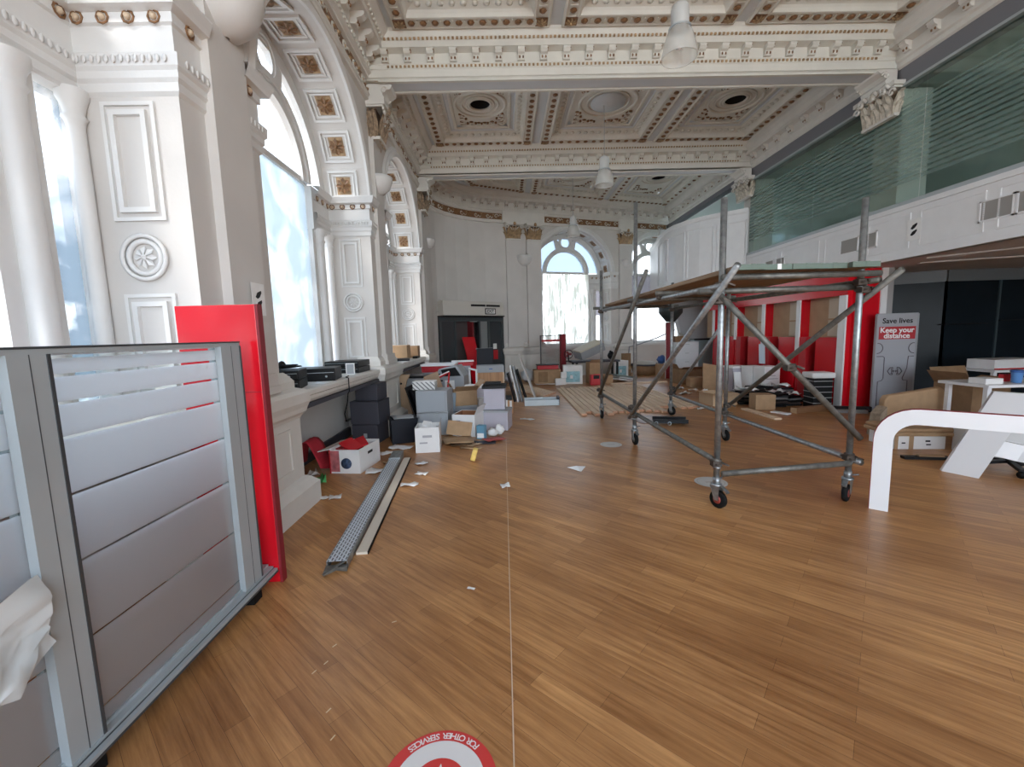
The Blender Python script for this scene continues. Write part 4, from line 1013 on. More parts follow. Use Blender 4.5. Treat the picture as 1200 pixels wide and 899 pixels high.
def tube_(nm, a, b, mt=STEELD):
    m = MB(); m.tube([a, b], TR, 12); m.build(nm, mt, r)
def coupler(p, ax=None):
    m = MB(); x, y, z = p; m.cyl((x, y, z - .03), (x, y, z + .03), .038, 8); m.box(x - .055, x + .02, y - .05, y + .01, z - .022, z + .022); m.cyl((x - .03, y - .075, z), (x - .03, y + .05, z), .010, 6); m.bar((x + .01, y - .06, z + .015), (x + .07, y - .06, z - .01), .018, .014); m.build('coupler', RUST, r)
xa, xb = 1.70, 2.96
tube_('ledger', (xa, 3.30, 1.825), (xa, 7.55, 1.86), STEEL); tube_('ledger', (xb, 3.36, 1.845), (xb, 7.55, 1.87))
tube_('ledger', (1.72, 3.37, 1.895), (3.0, 3.40, 1.90)); tube_('ledger', (1.60, 3.50, 1.80), (3.02, 3.56, 1.81))
tube_('ledger', (1.62, 5.58, 1.89), (3.05, 5.63, 1.90)); tube_('ledger', (1.55, 7.38, 1.90), (3.05, 7.46, 1.91)); tube_('ledger', (1.62, 4.55, 1.885), (3.03, 4.58, 1.89))
tube_('ledger', (1.745, 3.40, .40), (1.72, 7.40, .40)); tube_('ledger', (2.95, 3.40, .355), (2.95, 7.45, .355), STEEL); tube_('ledger', (1.78, 3.40, .30), (2.88, 3.43, .345))
tube_('brace', (1.655, 3.03, 1.94), (1.655, 5.60, .35), STEEL); tube_('brace', (1.635, 4.90, 2.17), (1.635, 7.36, .38), STEELD)
tube_('brace', (1.72, 3.395, 1.76), (2.95, 3.425, .555)); tube_('brace', (2.985, 3.20, 1.90), (2.985, 5.72, .39)); tube_('brace', (2.985, 5.85, 1.52), (2.985, 7.48, .36), STEEL)
for k, (x, y) in LEG.items():
    for z in (1.84, .385): coupler((x, y, z))
    if k in 'ACE': coupler((x - .03, y, .5 if k != 'A' else 1.72))
    else: coupler((x + .03, y, .48 if k != 'B' else 1.78))
coupler((1.70, 4.6, 1.85)); coupler((2.32, 3.41, 1.17))
for i in range(5):
    x0 = 1.785 + i * .219
    o = thing('scaffold_board', ['weathered scaffold board, leftmost on the tower platform', 'weathered scaffold board, second from left on the tower platform', 'weathered scaffold board, middle of five on the tower platform', 'weathered scaffold board, fourth from left on the tower platform', 'weathered scaffold board, rightmost on the tower platform'][i], 'board', (x0, 3.28 + random.uniform(-.04, .04), 1.936), 0, 'scaffold platform boards')
    m = MB(); m.box(0, .212, 0, 4.25, 0, .038); m.build('plank', BOARD, o, bevel=.004)
    m = MB(); m.box(-.001, .213, -.002, .04, -.001, .039); m.cur = 1 if i == 1 else 0; m.box(.10, .13, -.004, .03, .0, .041); m.build('end_hoop', [mat('green_grey_hoop', (.13, .17, .14), .6, .4), PAPER], o)

# ---- white table frames and bits at the right edge
WLAM = mat('white_laminate', (.80, .81, .82), .3)
def arch_frame(w, h, bw_, rr_, inner=.10):
    out_, inn = [], []
    for k in range(9):
        a = PI - PI / 2 * k / 8; out_.append((rr_ + rr_ * math.cos(a), h - rr_ + rr_ * math.sin(a)))
    for k in range(9):
        a = PI - PI / 2 * k / 8; ri = rr_ - bw_; inn.append((rr_ + ri * math.cos(a), h - rr_ + ri * math.sin(a) + 0))
    return [(0, 0)] + out_ + [(w, h)] + [(w, h - bw_)] + inn[::-1] + [(bw_, 0)]
r = thing('curved_table', 'white curved table side frame with red edge, standing nearest at right', 'table', (2.965, 3.316, 0), math.atan2(-.46, .53))
poly = arch_frame(1.5, .845, .118, .26); n = len(poly)
m = MB(); m.prism(poly, -.02, .02, 'xz'); m.build('side_panel', WLAM, r)
m = MB()
edge = poly[:11]
P = [];
for (x, z) in edge: P += [(x, -.021, z), (x, .021, z)]
dz = .004
P2 = []
for i, (x, z) in enumerate(edge):
    nx_, nz_ = (-1, 0) if i == 0 else ((math.cos(PI - PI / 2 * (i - 1) / 8), math.sin(PI - PI / 2 * (i - 1) / 8)) if i < 10 else (0, 1))
    P2 += [(x + nx_ * dz, -.021, z + nz_ * dz), (x + nx_ * dz, .021, z + nz_ * dz)]
k = len(P); F = []
for i in range(len(edge) - 1):
    a, b2, c2, d2 = 2 * i, 2 * i + 1, 2 * i + 3, 2 * i + 2
    F += [(k + a, k + b2, k + c2, k + d2), (a, d2, k + d2, k + a), (b2, c2, k + c2, k + b2)]
m.add(P + P2, F); m.build('red_edging', DRED, r)
# slanted frame behind
def slab(m, pts2, M4, t=.04): m.M = M4; m.prism(pts2, 0, t, 'xz'); m.M = None
ba, bb = G(1103, 552), G(1147, 561)
r = thing('curved_table', 'white table side frame lying tilted behind the nearest one', 'table', (ba.x, ba.y, 0))
d = Vector((.74, -.55, 0)).normalized(); tp = AY(1165, 459, 3.95) - Vector((ba.x, ba.y, 0)); tp2 = AY(1180, 462, 3.9) - Vector((ba.x, ba.y, 0))
m = MB(); wv = Vector((bb.x - ba.x, bb.y - ba.y, 0))
def para(m, p, q, wv, th=Vector((.03, .045, 0))):
    P = [p, p + wv, q + wv, q]; m.add(P + [x + th for x in P], [(0, 1, 2, 3), (7, 6, 5, 4), (0, 1, 5, 4), (1, 2, 6, 5), (2, 3, 7, 6), (3, 0, 4, 7)])
zr = tp.normalized(); para(m, Vector((0, 0, 0)), tp, wv); m.build('leg', WLAM, r)
m = MB(); arm = d * .75 + Vector((0, 0, -.03)); para(m, tp - zr * .16, tp - zr * .0, arm); m.build('top_bar', WLAM, r)
m = MB(); lo = zr * (tp.length * .50); para(m, lo - zr * .16, lo, d * .40 + Vector((0, 0, -.09))); m.build('lower_bar', WLAM, r)
m = MB(); e = d * .40 + Vector((0, 0, -.09)); para(m, lo - zr * .16 + e, tp - zr * .1 + e * .95, wv * .8); m.build('rear_leg', WLAM, r)
gx = G(1148, 556); gx2 = G(1210, 552)
r = thing('storage_unit', 'low white panelled unit behind the tilted white frame', 'cabinet', (5.12, 4.45, 0), -.35); m = MB(); m.box(0, 1.0, 0, .4, 0, .42); m.build('body', mat('off_white_side', (.62, .62, .61), .5), r, bevel=.006); m = MB(); m.box(-.02, 1.02, -.02, .42, .42, .45); m.build('top_panel', WLAM, r)
# chair base
g = G(1167, 552); r = thing('chair_base', 'black five-star swivel chair base tipped on the floor at right', 'chair base', (g.x + .12, g.y, 0))
m = MB()
for k in range(5):
    a = 2 * PI * k / 5 + .4; m.bar((0, 0, .10), (.27 * math.cos(a), .27 * math.sin(a), .075), .045, .03)
m.cyl((0, 0, .08), (0, 0, .2), .03, 10); m.build('star_base', BLK, r)
for k in range(5):
    a = 2 * PI * k / 5 + .4; m = MB(); m.M = Matrix.Translation((.27 * math.cos(a), .27 * math.sin(a), .035)); m.lathe([(0, -.02), (.034, -.018), (.034, .018), (0, .02)], n=12, axis='x'); m.build('castor', BLK, r)
# white table and the things on it
r = thing('white_table', 'white table top at the right edge holding a blue cup', 'table', (5.78, 4.95, 0)); m = MB(); m.box(0, 1.5, 0, .6, .70, .735); m.build('tabletop', WLAM, r)
for x, y in ((.05, .05), (1.4, .05), (.05, .5), (1.4, .5)):
    m = MB(); m.box(x, x + .05, y, y + .05, 0, .70); m.build('leg', WLAM, r)
def cup(p, label):
    r = thing('cup', label, 'cup', p); m = MB(); m.lathe([(.0, 0), (.042, 0), (.045, .005), (.056, .13), (.06, .135), (.052, .13), (.04, .01), (0, .01)], n=20); m.build('body', mat('light_blue_plastic', (.10, .25, .55), .4), r)
    m = MB(); m.lathe([(.05, .128), (.063, .13), (.063, .15), (.055, .158), (0, .158)], n=20); m.build('lid', BLUE, r); return r
p = AY(1187, 485, 5.1); cup((p.x, 5.1, .736), 'blue cup with dark lid on the white table at right'); 
p = AY(1173, 480, 5.25); o = thing('red_carton', 'small red carton beside the blue cup', 'box', (p.x, 5.25, .736)); m = MB(); m.box(-.045, .045, -.03, .03, 0, .09); m.build('body', REDM, o, bevel=.003); m = MB(); m.box(-.046, .046, -.031, .031, .088, .094); m.build('lid', DRED, o)
def carton(name, label, cat, loc, rz, dx, dy, dz, mt, open_=True, flaps=None, group=None, fill=None, deco=None, tilt=None, wall=.012):
    """open-topped carton: body with inner walls, flaps as parts; deco: list of (name, mat, x0, x1, z0, z1) prints on the front"""
    r = thing(name, label, cat, loc, rz, group)
    if tilt: r.rotation_euler = (tilt[0], tilt[1], rz)
    m = MB(); X, Y = dx / 2, dy / 2
    if open_:
        m.box(-X, X, -Y, Y, 0, wall); m.box(-X, X, -Y, -Y + wall, wall, dz); m.box(-X, X, Y - wall, Y, wall, dz); m.box(-X, -X + wall, -Y + wall, Y - wall, wall, dz); m.box(X - wall, X, -Y + wall, Y - wall, wall, dz)
    else: m.box(-X, X, -Y, Y, 0, dz)
    m.build('body', mt, r, bevel=0 if open_ else .006)
    for fl in (flaps or []):
        side, an, ln = fl; m = MB(); c, s = math.cos(an) * ln, math.sin(an) * ln
        if side == 'f': P = [(-X, -Y, dz), (X, -Y, dz), (X, -Y - c, dz + s), (-X, -Y - c, dz + s)]
        if side == 'b': P = [(-X, Y, dz), (X, Y, dz), (X, Y + c, dz + s), (-X, Y + c, dz + s)]
        if side == 'l': P = [(-X, -Y, dz), (-X, Y, dz), (-X - c, Y, dz + s), (-X - c, -Y, dz + s)]
        if side == 'r': P = [(X, -Y, dz), (X, Y, dz), (X + c, Y, dz + s), (X + c, -Y, dz + s)]
        m.add(P + [(p[0], p[1], p[2] + .006) for p in P], [(0, 1, 2, 3), (4, 5, 6, 7), (0, 1, 5, 4), (1, 2, 6, 5), (2, 3, 7, 6), (3, 0, 4, 7)]); m.build('flap', mt, r)
    if fill:
        m = MB(); random.seed(len(label))
        for k in range(7):
            a = random.uniform(0, PI); cx, cy = random.uniform(-.5, .5) * X, random.uniform(-.5, .5) * Y; h = dz * random.uniform(.85, 1.04)
            m.bar((cx - .35 * X * math.cos(a), cy - .35 * Y * math.sin(a), h), (cx + .35 * X * math.cos(a), cy + .35 * Y * math.sin(a), h + random.uniform(-.04, .04)), Y * .8, .02, (random.uniform(-.4, .4), random.uniform(-.4, .4), 1))
        m.build('contents', fill, r)
    for (nm, mt2, x0, x1, z0_, z1_) in (deco or []):
        m = MB(); m.box(x0, x1, -Y - .003, -Y, z0_, z1_); m.build(nm, mt2, r)
    return r
p = AY(1180, 460, 6.0); carton('carton', 'white box on the far table at the right edge', 'box', (8.25, 6.9, .718), .05, .8, .4, .16, WHITEB, False, deco=[('red_stripe', REDM, -.4, .4, .0, .02)])
p = AY(1148, 473, 5.3); carton('carton', 'small white box left of the tilted frame, on the white table', 'box', (5.93, 5.12, .736), 0, .22, .2, .07, WHITEB, False)
r = thing('white_table', 'second white table farther back at the right edge', 'table', (7.78, 6.6, 0)); m = MB(); m.box(0, 1.5, 0, .6, .68, .715); m.build('tabletop', WLAM, r)
for x, y in ((.05, .05), (1.4, .05), (.05, .5), (1.4, .5)):
    m = MB(); m.box(x, x + .05, y, y + .05, 0, .68); m.build('leg', WLAM, r)
g = G(1135, 490); carton('carton', 'open brown carton in the shade before the dark partition', 'box', (6.80, 6.05, 0), .1, .62, .5, .62, CARDD, True, [('l', .9, .22), ('b', 1.2, .22), ('r', .3, .2)])
# white boxes with cardboard on top, and the folded brown cardboard
g = G(1076, 527); carton('archive_box', 'low white box with brown tape bands lying before the distancing sign', 'box', (g.x + .05, g.y + .22, 0), -.12, .56, .42, .16, WHITEB, False, deco=[('tape_band', CARD, -.12, -.07, 0, .161), ('tape_band', CARD, -.28, -.24, 0, .161), ('label', BLK, .07, .12, .05, .065), ('label', BLK, .06, .11, .09, .11), ('label', BLK, -.2, -.16, .07, .085)])
r = thing('cardboard_sheet', 'flat brown cardboard resting on the low white box', 'cardboard', (g.x + .06, g.y + .22, .162), -.15); m = MB(); m.box(-.33, .36, -.24, .26, 0, .045); m.build('sheet', CARD, r, bevel=.012); m = MB(); m.box(-.32, .35, -.23, .25, .045, .09); m.build('upper_fold', CARD, r, bevel=.015)
r = thing('cardboard_wrapper', 'folded brown cardboard wrapper standing upright behind the low white box', 'cardboard', (5.52, 5.58, 0), .05)
m = MB(); m.prism([(-.42, .0), (.44, .0), (.43, .58), (.38, .63), (-.39, .54), (-.43, .47)], 0, .10, 'xz'); m.build('panel', CARD, r, bevel=.02); m = MB(); m.prism([(-.56, 0), (-.42, 0), (-.43, .40), (-.52, .30)], -.04, .11, 'xz'); m.build('crushed_end', mat('crushed_cardboard', (.36, .28, .20), .85, var=.3, scale=20, bump=.5), r)
g = G(1088, 538); r = thing('timber_offcut', 'dark flat offcuts on the floor in front of the low white box', 'offcut', (g.x, g.y, 0), -.2); m = MB(); m.box(-.25, .2, -.04, .04, 0, .03); m.build('piece', BLK, r); m = MB(); m.box(-.1, .14, -.02, .03, .03, .045); m.build('brown_piece', CARD, r)
# distancing sign
r = thing('distancing_sign', 'grey free-standing sign reading Save lives Keep your distance', 'sign', (6.31, 7.14, 0), -.16)
SG = mat('sign_grey', (.36, .37, .40), .5); SGL = mat('sign_outline', (.10, .08, .09), .6)
W_ = .60; H_s = 1.66
m = MB(); m.box(0, W_, 0, .03, .0, H_s); m.build('board', SG, r); m = MB(); m.box(-.015, .0, -.01, .04, 0, H_s); m.box(W_, W_ + .015, -.01, .04, 0, H_s); m.box(0, W_, -.01, .04, H_s, H_s + .012); m.build('frame', LGREY, r)
m = MB(); m.box(.03, W_ - .02, -.004, 0, 1.24, 1.45); m.build('red_band', mat('sign_red', (.42, .02, .03), .5), r)
text('Save lives', 'lettering', BLK, Matrix.Translation((W_ / 2, -.004, 1.545)) @ RX, .12, r, bold=.002)
text('Keep your', 'lettering', PAPER, Matrix.Translation((W_ / 2, -.006, 1.39)) @ RX, .12, r, bold=.003); text('distance', 'lettering', PAPER, Matrix.Translation((W_ / 2, -.006, 1.295)) @ RX, .12, r, bold=.003)
m = MB()
lt = lambda pts: m.tube([(x, -.004, z) for x, z in pts], .006, 5)
lt([(0.02, 1.17)] + [(.03 + .075 * math.cos(t_), 1.09 + .085 * math.sin(t_)) for t_ in [PI / 2 - PI * k / 10 for k in range(11)]] + [(0.02, 1.0)])
lt([(W_ - .02, 1.17)] + [(W_ - .03 - .075 * math.cos(t_), 1.09 + .085 * math.sin(t_)) for t_ in [PI / 2 - PI * k / 10 for k in range(11)]] + [(W_ - .02, 1.0)])
lt([(.02, .95), (.12, .95), (.14, .93), (.14, .58), (.12, .54), (.06, .52), (.06, .1)]); lt([(W_ - .02, .95), (W_ - .10, .95), (W_ - .11, .75), (W_ - .17, .58), (W_ - .16, .55), (W_ - .09, .54), (W_ - .09, .1)])
m.build('figure_outline', SGL, r)
m = MB(); lt([(.20, .70), (.24, .76), (.28, .76), (.28, .74), (.25, .74)]); lt([(.20, .70), (.24, .64), (.28, .64), (.28, .66), (.25, .66)]); lt([(.42, .70), (.38, .76), (.34, .76), (.34, .74), (.37, .74)]); lt([(.42, .70), (.38, .64), (.34, .64), (.34, .66), (.37, .66)]); lt([(.26, .70), (.36, .70)]); lt([(.265, .67), (.265, .73)]); lt([(.29, .68), (.29, .72)]); lt([(.33, .68), (.33, .72)]); lt([(.355, .67), (.355, .73)])
m.build('arrow_symbol', SGL, r)
# ================================================================ clutter
def lump(name, label, cat, loc, rz, parts, group=None, rot=None):
    """parts: list of (part name, material, list of boxes (x0,x1,y0,y1,z0,z1), bevel)"""
    r = thing(name, label, cat, loc, rz, group)
    if rot: r.rotation_euler = rot
    for nm, mt, bxs, bv in parts:
        m = MB()
        for b_ in bxs: m.box(*b_)
        m.build(nm, mt, r, bevel=bv)
    return r
def sheet(name, label, px, py, w_, h_, rz, mt, group='loose papers on the floor', z=.002, cat='paper', seed=1, curl=.02, loc=None):
    random.seed(seed * 31 + int(px)); g = G(px, py) if loc is None else Vector(loc)
    m = MB(); P = []; k = 5
    for i in range(k):
        for j in range(k):
            P.append(((i / (k - 1) - .5) * w_ * random.uniform(.92, 1.05), (j / (k - 1) - .5) * h_ * random.uniform(.92, 1.05), abs(random.gauss(0, curl)) + .001))
    m.smooth = True; m.add(P, [(i * k + j, i * k + k + j, i * k + k + j + 1, i * k + j + 1) for i in range(k - 1) for j in range(k - 1)])
    o = m.build(name, mt, loc=(g.x, g.y, z + (g.z if loc is not None else 0)), rot=(0, 0, rz)); s = o.modifiers.new('thickness', 'SOLIDIFY'); s.thickness = .0015
    return tag(o, label, cat, group)

# ---- things on the window ledge
def drawer_unit(loc, rz, label, w_, d_, h_, mt=BLK, two=False):
    r = thing('cash_drawer', label, 'cash drawer', loc, rz, 'black cash drawers on the ledge')
    for k in range(2 if two else 1):
        z = k * h_; m = MB(); m.box(-w_ / 2, w_ / 2, -d_ / 2, d_ / 2, z, z + h_ - .006); m.build('body', mt, r, bevel=.006)
        m = MB(); m.box(-w_ / 2 + .01, w_ / 2 - .01, -d_ / 2 - .012, -d_ / 2, z + .012, z + h_ * .62); m.build('drawer_front', BLK, r, bevel=.003)
        m = MB(); m.box(-w_ / 2 + .01, w_ / 2 - .01, -d_ / 2 - .016, -d_ / 2 - .012, z + h_ * .62, z + h_ * .66); m.cyl((w_ * .3, -d_ / 2 - .018, z + h_ * .35), (w_ * .3, -d_ / 2 - .01, z + h_ * .35), .012, 10); m.build('trim', ALU, r)
    return r
LZ = 1.03
drawer_unit((-2.20, 4.22, LZ), .25, 'two stacked black cash drawers on the ledge nearest the second window pane', .40, .42, .095, two=True)
drawer_unit((-2.20, 5.05, LZ), .2, 'black cash drawer on the ledge behind the nearest stack, with loose paper', .46, .44, .15)
drawer_unit((-2.22, 6.1, LZ), .0, 'stacked black cash drawers on the ledge beside the small white frame', .46, .5, .085, two=True)
r = thing('cable_heap', 'tangled black cables heaped on the nearest cash drawers', 'cable', (-2.2, 4.22, LZ + .192)); random.seed(5); m = MB()
for k in range(5):
    pts = [(random.uniform(-.16, .16), random.uniform(-.16, .16), .008 + .03 * random.random()) for _ in range(7)]; m.tube(pts, .006, 5)
m.build('cables', BLKM, r)
m = MB(); m.ball((.02, 0, .04), .04, .03, .04, 8, 5); m.build('plug', BLK, r)
lump('photo_frame', 'small white rimmed frame standing on the ledge before the black drawers', 'frame', (-2.02, 5.62, LZ), .1, [('rim', WHITEB, [(-.055, -.045, -.01, .01, 0, .15), (.045, .055, -.01, .01, 0, .15), (-.045, .045, -.01, .01, 0, .012), (-.045, .045, -.01, .01, .138, .15)], 0), ('picture', LGREY, [(-.045, .045, -.004, .004, .012, .138)], 0)])
sheet('paper_sheet', 'small white paper on the ledge between the two nearest black drawers', 0, 0, .16, .26, .1, PAPER, loc=(-1.98, 4.62, LZ), curl=.003)
r = thing('hanging_cable', 'black cable hanging over the front of the ledge', 'cable', (0, 0, 0)); m = MB()
m.tube([(-1.955, 5.36, LZ + .008), (-1.93, 5.2, LZ + .008), (-1.855, 5.08, LZ + .008), (-1.852, 5.07, .88), (-1.87, 5.07, .85), (-1.88, 5.06, .75), (-1.90, 5.0, .62), (-1.90, 5.03, .53)], .007, 6); m.build('cord', BLKM, r)
m = MB(); m.bar((-1.90, 5.03, .53), (-1.89, 5.14, .53), .025, .02); m.build('plug', BLK, r)
carton('carton', 'brown cardboard box on the far end of the ledge in the third window', 'box', (-2.25, 9.2, LZ), .1, .42, .6, .30, CARD, False)
carton('carton', 'small brown carton at the end of the ledge beside the far pier', 'box', (-2.10, 9.85, LZ), .0, .30, .25, .27, CARDD, False)
lump('black_tray', 'small black tray on the ledge before the third window boxes', 'tray', (-2.1, 8.6, LZ), .2, [('tray', BLK, [(-.2, .2, -.15, .15, 0, .05)], .01)])
lump('black_tray', 'flat black gadget on the ledge beside the brown cartons', 'tray', (-1.95, 9.5, LZ), .0, [('body', BLK, [(-.055, .055, -.12, .12, 0, .05)], .01)])

# ---- steel tray and skirting board on the floor
a, b_ = Vector((-1.137, 2.67)), Vector((-1.372, 5.28)); d = b_ - a; Ln = d.length
r = thing('cable_tray', 'galvanised perforated steel cable tray lying along the floor', 'cable tray', (a.x, a.y, 0)); r.rotation_euler = (0, 0, math.atan2(d.y, d.x))
PERF = mat('perforated_steel', (.48, .53, .57), .45, .25); N, L, bs = nodes(PERF)
t_ = N.new('ShaderNodeTexCoord'); br = N.new('ShaderNodeTexBrick'); br.inputs['Scale'].default_value = 1; br.inputs['Brick Width'].default_value = .05; br.inputs['Row Height'].default_value = .022; br.inputs['Mortar Size'].default_value = .007; br.inputs['Mortar Smooth'].default_value = .1
br.inputs['Color1'].default_value = (.09, .10, .11, 1); br.inputs['Color2'].default_value = (.12, .13, .14, 1); br.inputs['Mortar'].default_value = (.62, .68, .73, 1); L.new(t_.outputs['Object'], br.inputs[0]); L.new(br.outputs[0], bs.inputs['Base Color'])
m = MB(); m.box(0, Ln, -.062, .062, .052, .056); m.build('perforated_top', PERF, r)
m = MB(); m.box(0, Ln, -.066, -.062, .0, .058); m.box(0, Ln, .062, .066, .0, .058); m.box(Ln - .3, Ln + .03, -.066, .066, .058, .075); m.build('side_flange', STEEL, r)
m = MB(); m.prism([(-.05, -.075), (0, -.07), (0, .07), (-.09, .06), (-.03, .0)], .004, .03); m.bar((-.10, .06, .02), (.02, -.06, .05), .02, .006); m.build('bent_end', STEELD, r)
a, b_ = Vector((-1.035, 2.845)), Vector((-1.238, 5.17)); d = b_ - a
r = thing('skirting_board', 'long cream skirting board with dark edge beside the steel tray', 'board', (a.x, a.y, 0)); r.rotation_euler = (0, 0, math.atan2(d.y, d.x))
m = MB(); m.box(0, d.length, -.040, .038, .0, .018); m.build('board', mat('cream_board', (.66, .60, .50), .6), r); m = MB(); m.box(-.002, d.length, -.047, -.040, 0, .02); m.build('dark_edge', BLKM, r)

# ---- boxes at left
r = carton('archive_box', 'white archive box with blue globe print and red lining, nearest at left', 'box', (-1.78, 4.93, 0), -.14, .36, .52, .27, WHITEB, True, [('l', -.2, .14)], fill=REDM, deco=[('red_edge', REDM, -.18, -.165, 0, .27)])
m = MB(); m.box(.181, .183, -.06, .06, .17, .20); m.build('hand_hole', BLK, r)
m = MB(); m.cyl((.02, -.264, .115), (.02, -.260, .115), .062, 20); m.build('globe_print', mat('navy_print', (.05, .085, .16), .6, var=.7, scale=30), r)
m = MB(); m.box(-.17, -.06, -.263, -.26, .02, .26); m.build('red_print', mat('pale_red_print', (.55, .16, .17), .6, var=.5, scale=12), r)
m = MB(); P = []; random.seed(11)
for i in range(9):
    for j in range(7):
        u, v = i / 8, j / 6; x = -.34 + .42 * u; z = .30 * math.sin(PI * min(1, u * 1.25 + .12)) ** .7 + .025 * random.random() if u > .05 else .02
        P.append((x, -.12 + .26 * v + .03 * random.random(), z + .03))
m.smooth = True; m.add(P, [(i * 7 + j, i * 7 + 7 + j, i * 7 + 8 + j, i * 7 + j + 1) for i in range(8) for j in range(6)])
o = m.build('red_cloth', mat('red_cloth', (.45, .02, .035), .8), loc=(-2.08, 4.85, .01), rot=(0, 0, -.1)); tag(o, 'red cloth spilling out of the nearest white archive box', 'cloth'); s = o.modifiers.new('thickness', 'SOLIDIFY'); s.thickness = .006
sheet('green_bag', 'green plastic scrap beside the nearest pedestal', 373, 566, .16, .2, .4, GREEN, None, cat='plastic', curl=.035, z=.004)
sheet('paper_sheet', 'white wrapping paper trailing from the nearest archive box', 366, 559, .12, .14, .9, PAPER, None, curl=.04, z=.004)
GB = [(-1.99, 6.20, 0, .38, .40, .28, 'dark grey box with small emblem, bottom of the stack under the ledge'), (-1.98, 6.21, .282, .42, .42, .33, 'dark grey box in the middle of the stack under the ledge'), (-1.96, 6.24, .614, .33, .36, .24, 'dark grey box on top of the stack under the ledge')]
for x, y, z, w_, d_, h_, lb in GB:
    r = lump('storage_box', lb, 'box', (x, y, z), -.12, [('body', DGREY, [(-w_ / 2, w_ / 2, -d_ / 2, d_ / 2, 0, h_)], .008), ('lid_line', BLK, [(-w_ / 2 - .002, w_ / 2 + .002, -d_ / 2 - .002, d_ / 2 + .002, h_ - .012, h_ - .008)], 0)], 'dark grey boxes under the ledge')
    if z == 0: m = MB(); m.box(-.02, .03, -d_ / 2 - .006, -d_ / 2, .09, .15); m.build('emblem', LGREY, r)
r = carton('crate', 'black plastic crate beside the dark grey stack', 'crate', (-1.50, 6.14, 0), .35, .36, .36, .34, NAVY, True); m = MB(); m.box(-.19, .19, -.19, -.181, .30, .345); m.box(-.19, -.181, -.181, .19, .30, .345); m.box(.181, .19, -.181, .19, .30, .345); m.box(-.181, .181, .181, .19, .30, .345); m.build('rim', NAVY, r)
sheet('grey_board_scrap', 'grey card lying on top of the black crate', 0, 0, .30, .34, .35, LGREY, None, loc=(-1.50, 6.14, .348), curl=.002, cat='card')
r = carton('archive_box', 'white archive box full of paper in front of the grey cabinets', 'box', (-1.04, 5.60, 0), .08, .31, .34, .33, WHITEB, True, [('r', 1.3, .06)], fill=PAPER, deco=[('print', mat('grey_print', (.4, .4, .42), .6), -.06, .06, .2, .23), ('print', mat('grey_print', (.4, .4, .42), .6), -.1, .0, .12, .14)])
for z, h_, lb in ((0, .34, 'light grey locker cube at the bottom, behind the white archive box'), (.345, .34, 'light grey locker cube stacked on another behind the white archive box')):
    lump('locker_cube', lb, 'box', (-1.10, 6.62, z), -.08, [('body', LGREY, [(-.24, .24, -.22, .22, 0, h_)], .006), ('door', mat('locker_door', (.34, .37, .40), .5), [(-.215, .215, -.232, -.22, .02, h_ - .02)], .003)], 'light grey locker cubes')
HAT = mat('hatched_board', (.6, .6, .58), .6); N, L, bs = nodes(HAT); t_ = N.new('ShaderNodeTexCoord'); wv = N.new('ShaderNodeTexWave'); wv.inputs['Scale'].default_value = 9; wv.bands_direction = 'DIAGONAL'; rp = N.new('ShaderNodeValToRGB'); rp.color_ramp.interpolation = 'CONSTANT'; rp.color_ramp.elements[0].color = (.16, .16, .17, 1); rp.color_ramp.elements[1].color = (.66, .66, .64, 1); rp.color_ramp.elements[1].position = .3
L.new(t_.outputs['Object'], wv.inputs[0]); L.new(wv.outputs[0], rp.inputs[0]); L.new(rp.outputs[0], bs.inputs['Base Color'])
r = thing('hatched_box', 'small carton with black and white diagonal stripes on the grey lockers', 'box', (-1.22, 6.66, .687)); m = MB(); m.box(-.2, .14, -.12, .12, 0, .12); m.build('body', HAT, r); m = MB(); m.box(-.2, .14, -.12, .12, .12, .128); m.build('lid', WHITEB, r)
# leaning boards
def lean(name, label, mt, base, top, w_, th, cat='board', group=None, edge=None):
    """a board leaning: base and top centre points, width along x-ish"""
    base, top = Vector(base), Vector(top); d = top - base; hgt = d.length; r = thing(name, label, cat, base, 0, group)
    zq = d.normalized(); xq = Vector((1, 0, 0)) if not isinstance(w_, tuple) else Vector((math.cos(w_[1]), math.sin(w_[1]), 0)); ww = w_[0] if isinstance(w_, tuple) else w_
    xq = (xq - zq * xq.dot(zq)).normalized(); yq = zq.cross(xq)
    M4 = Matrix(((xq.x, yq.x, zq.x, 0), (xq.y, yq.y, zq.y, 0), (xq.z, yq.z, zq.z, 0), (0, 0, 0, 1)))
    m = MB(M4); m.box(-ww / 2, ww / 2, -th / 2, th / 2, 0, hgt); m.build('panel', mt, r, bevel=.003)
    if edge: m = MB(M4); m.box(-ww / 2 - .004, -ww / 2, -th / 2, th / 2, 0, hgt); m.box(-ww / 2, ww / 2, -th / 2, th / 2, hgt, hgt + .004); m.build('edging', edge, r)
    return r
r = thing('curved_board', 'large brown curved board standing under the ledge beside the pier', 'board', (-1.85, 7.78, 0)); m = MB()
m.prism([(-.05, .0), (.16, .0), (.12, .2), (.06, .4), (.03, .55), (.06, .70), (.13, .82), (-.18, .84), (-.20, .72), (-.17, .5), (-.12, .25)], -.02, .02, 'xz'); m.build('panel', WOODM, r, bevel=.004)
m = MB(); m.cyl((-.04, -.024, .66), (-.04, -.018, .66), .02, 8); m.build('hole', BLK, r)
lean('panel_board', 'thin black board leaning between the brown boards', BLK, (-1.44, 7.50, 0), (-1.66, 7.50, .66), (.5, 1.35), .02, group=None)
lean('panel_board', 'navy board leaning beside the brown boards', NAVY, (-1.35, 7.50, 0), (-1.57, 7.50, .62), (.5, 1.35), .03)
lean('panel_board', 'beige board with pale edge leaning toward the grey till unit, lower one', WOODM, (-1.16, 7.52, 0), (-1.40, 7.52, .76), (.55, 1.35), .03, edge=CARD)
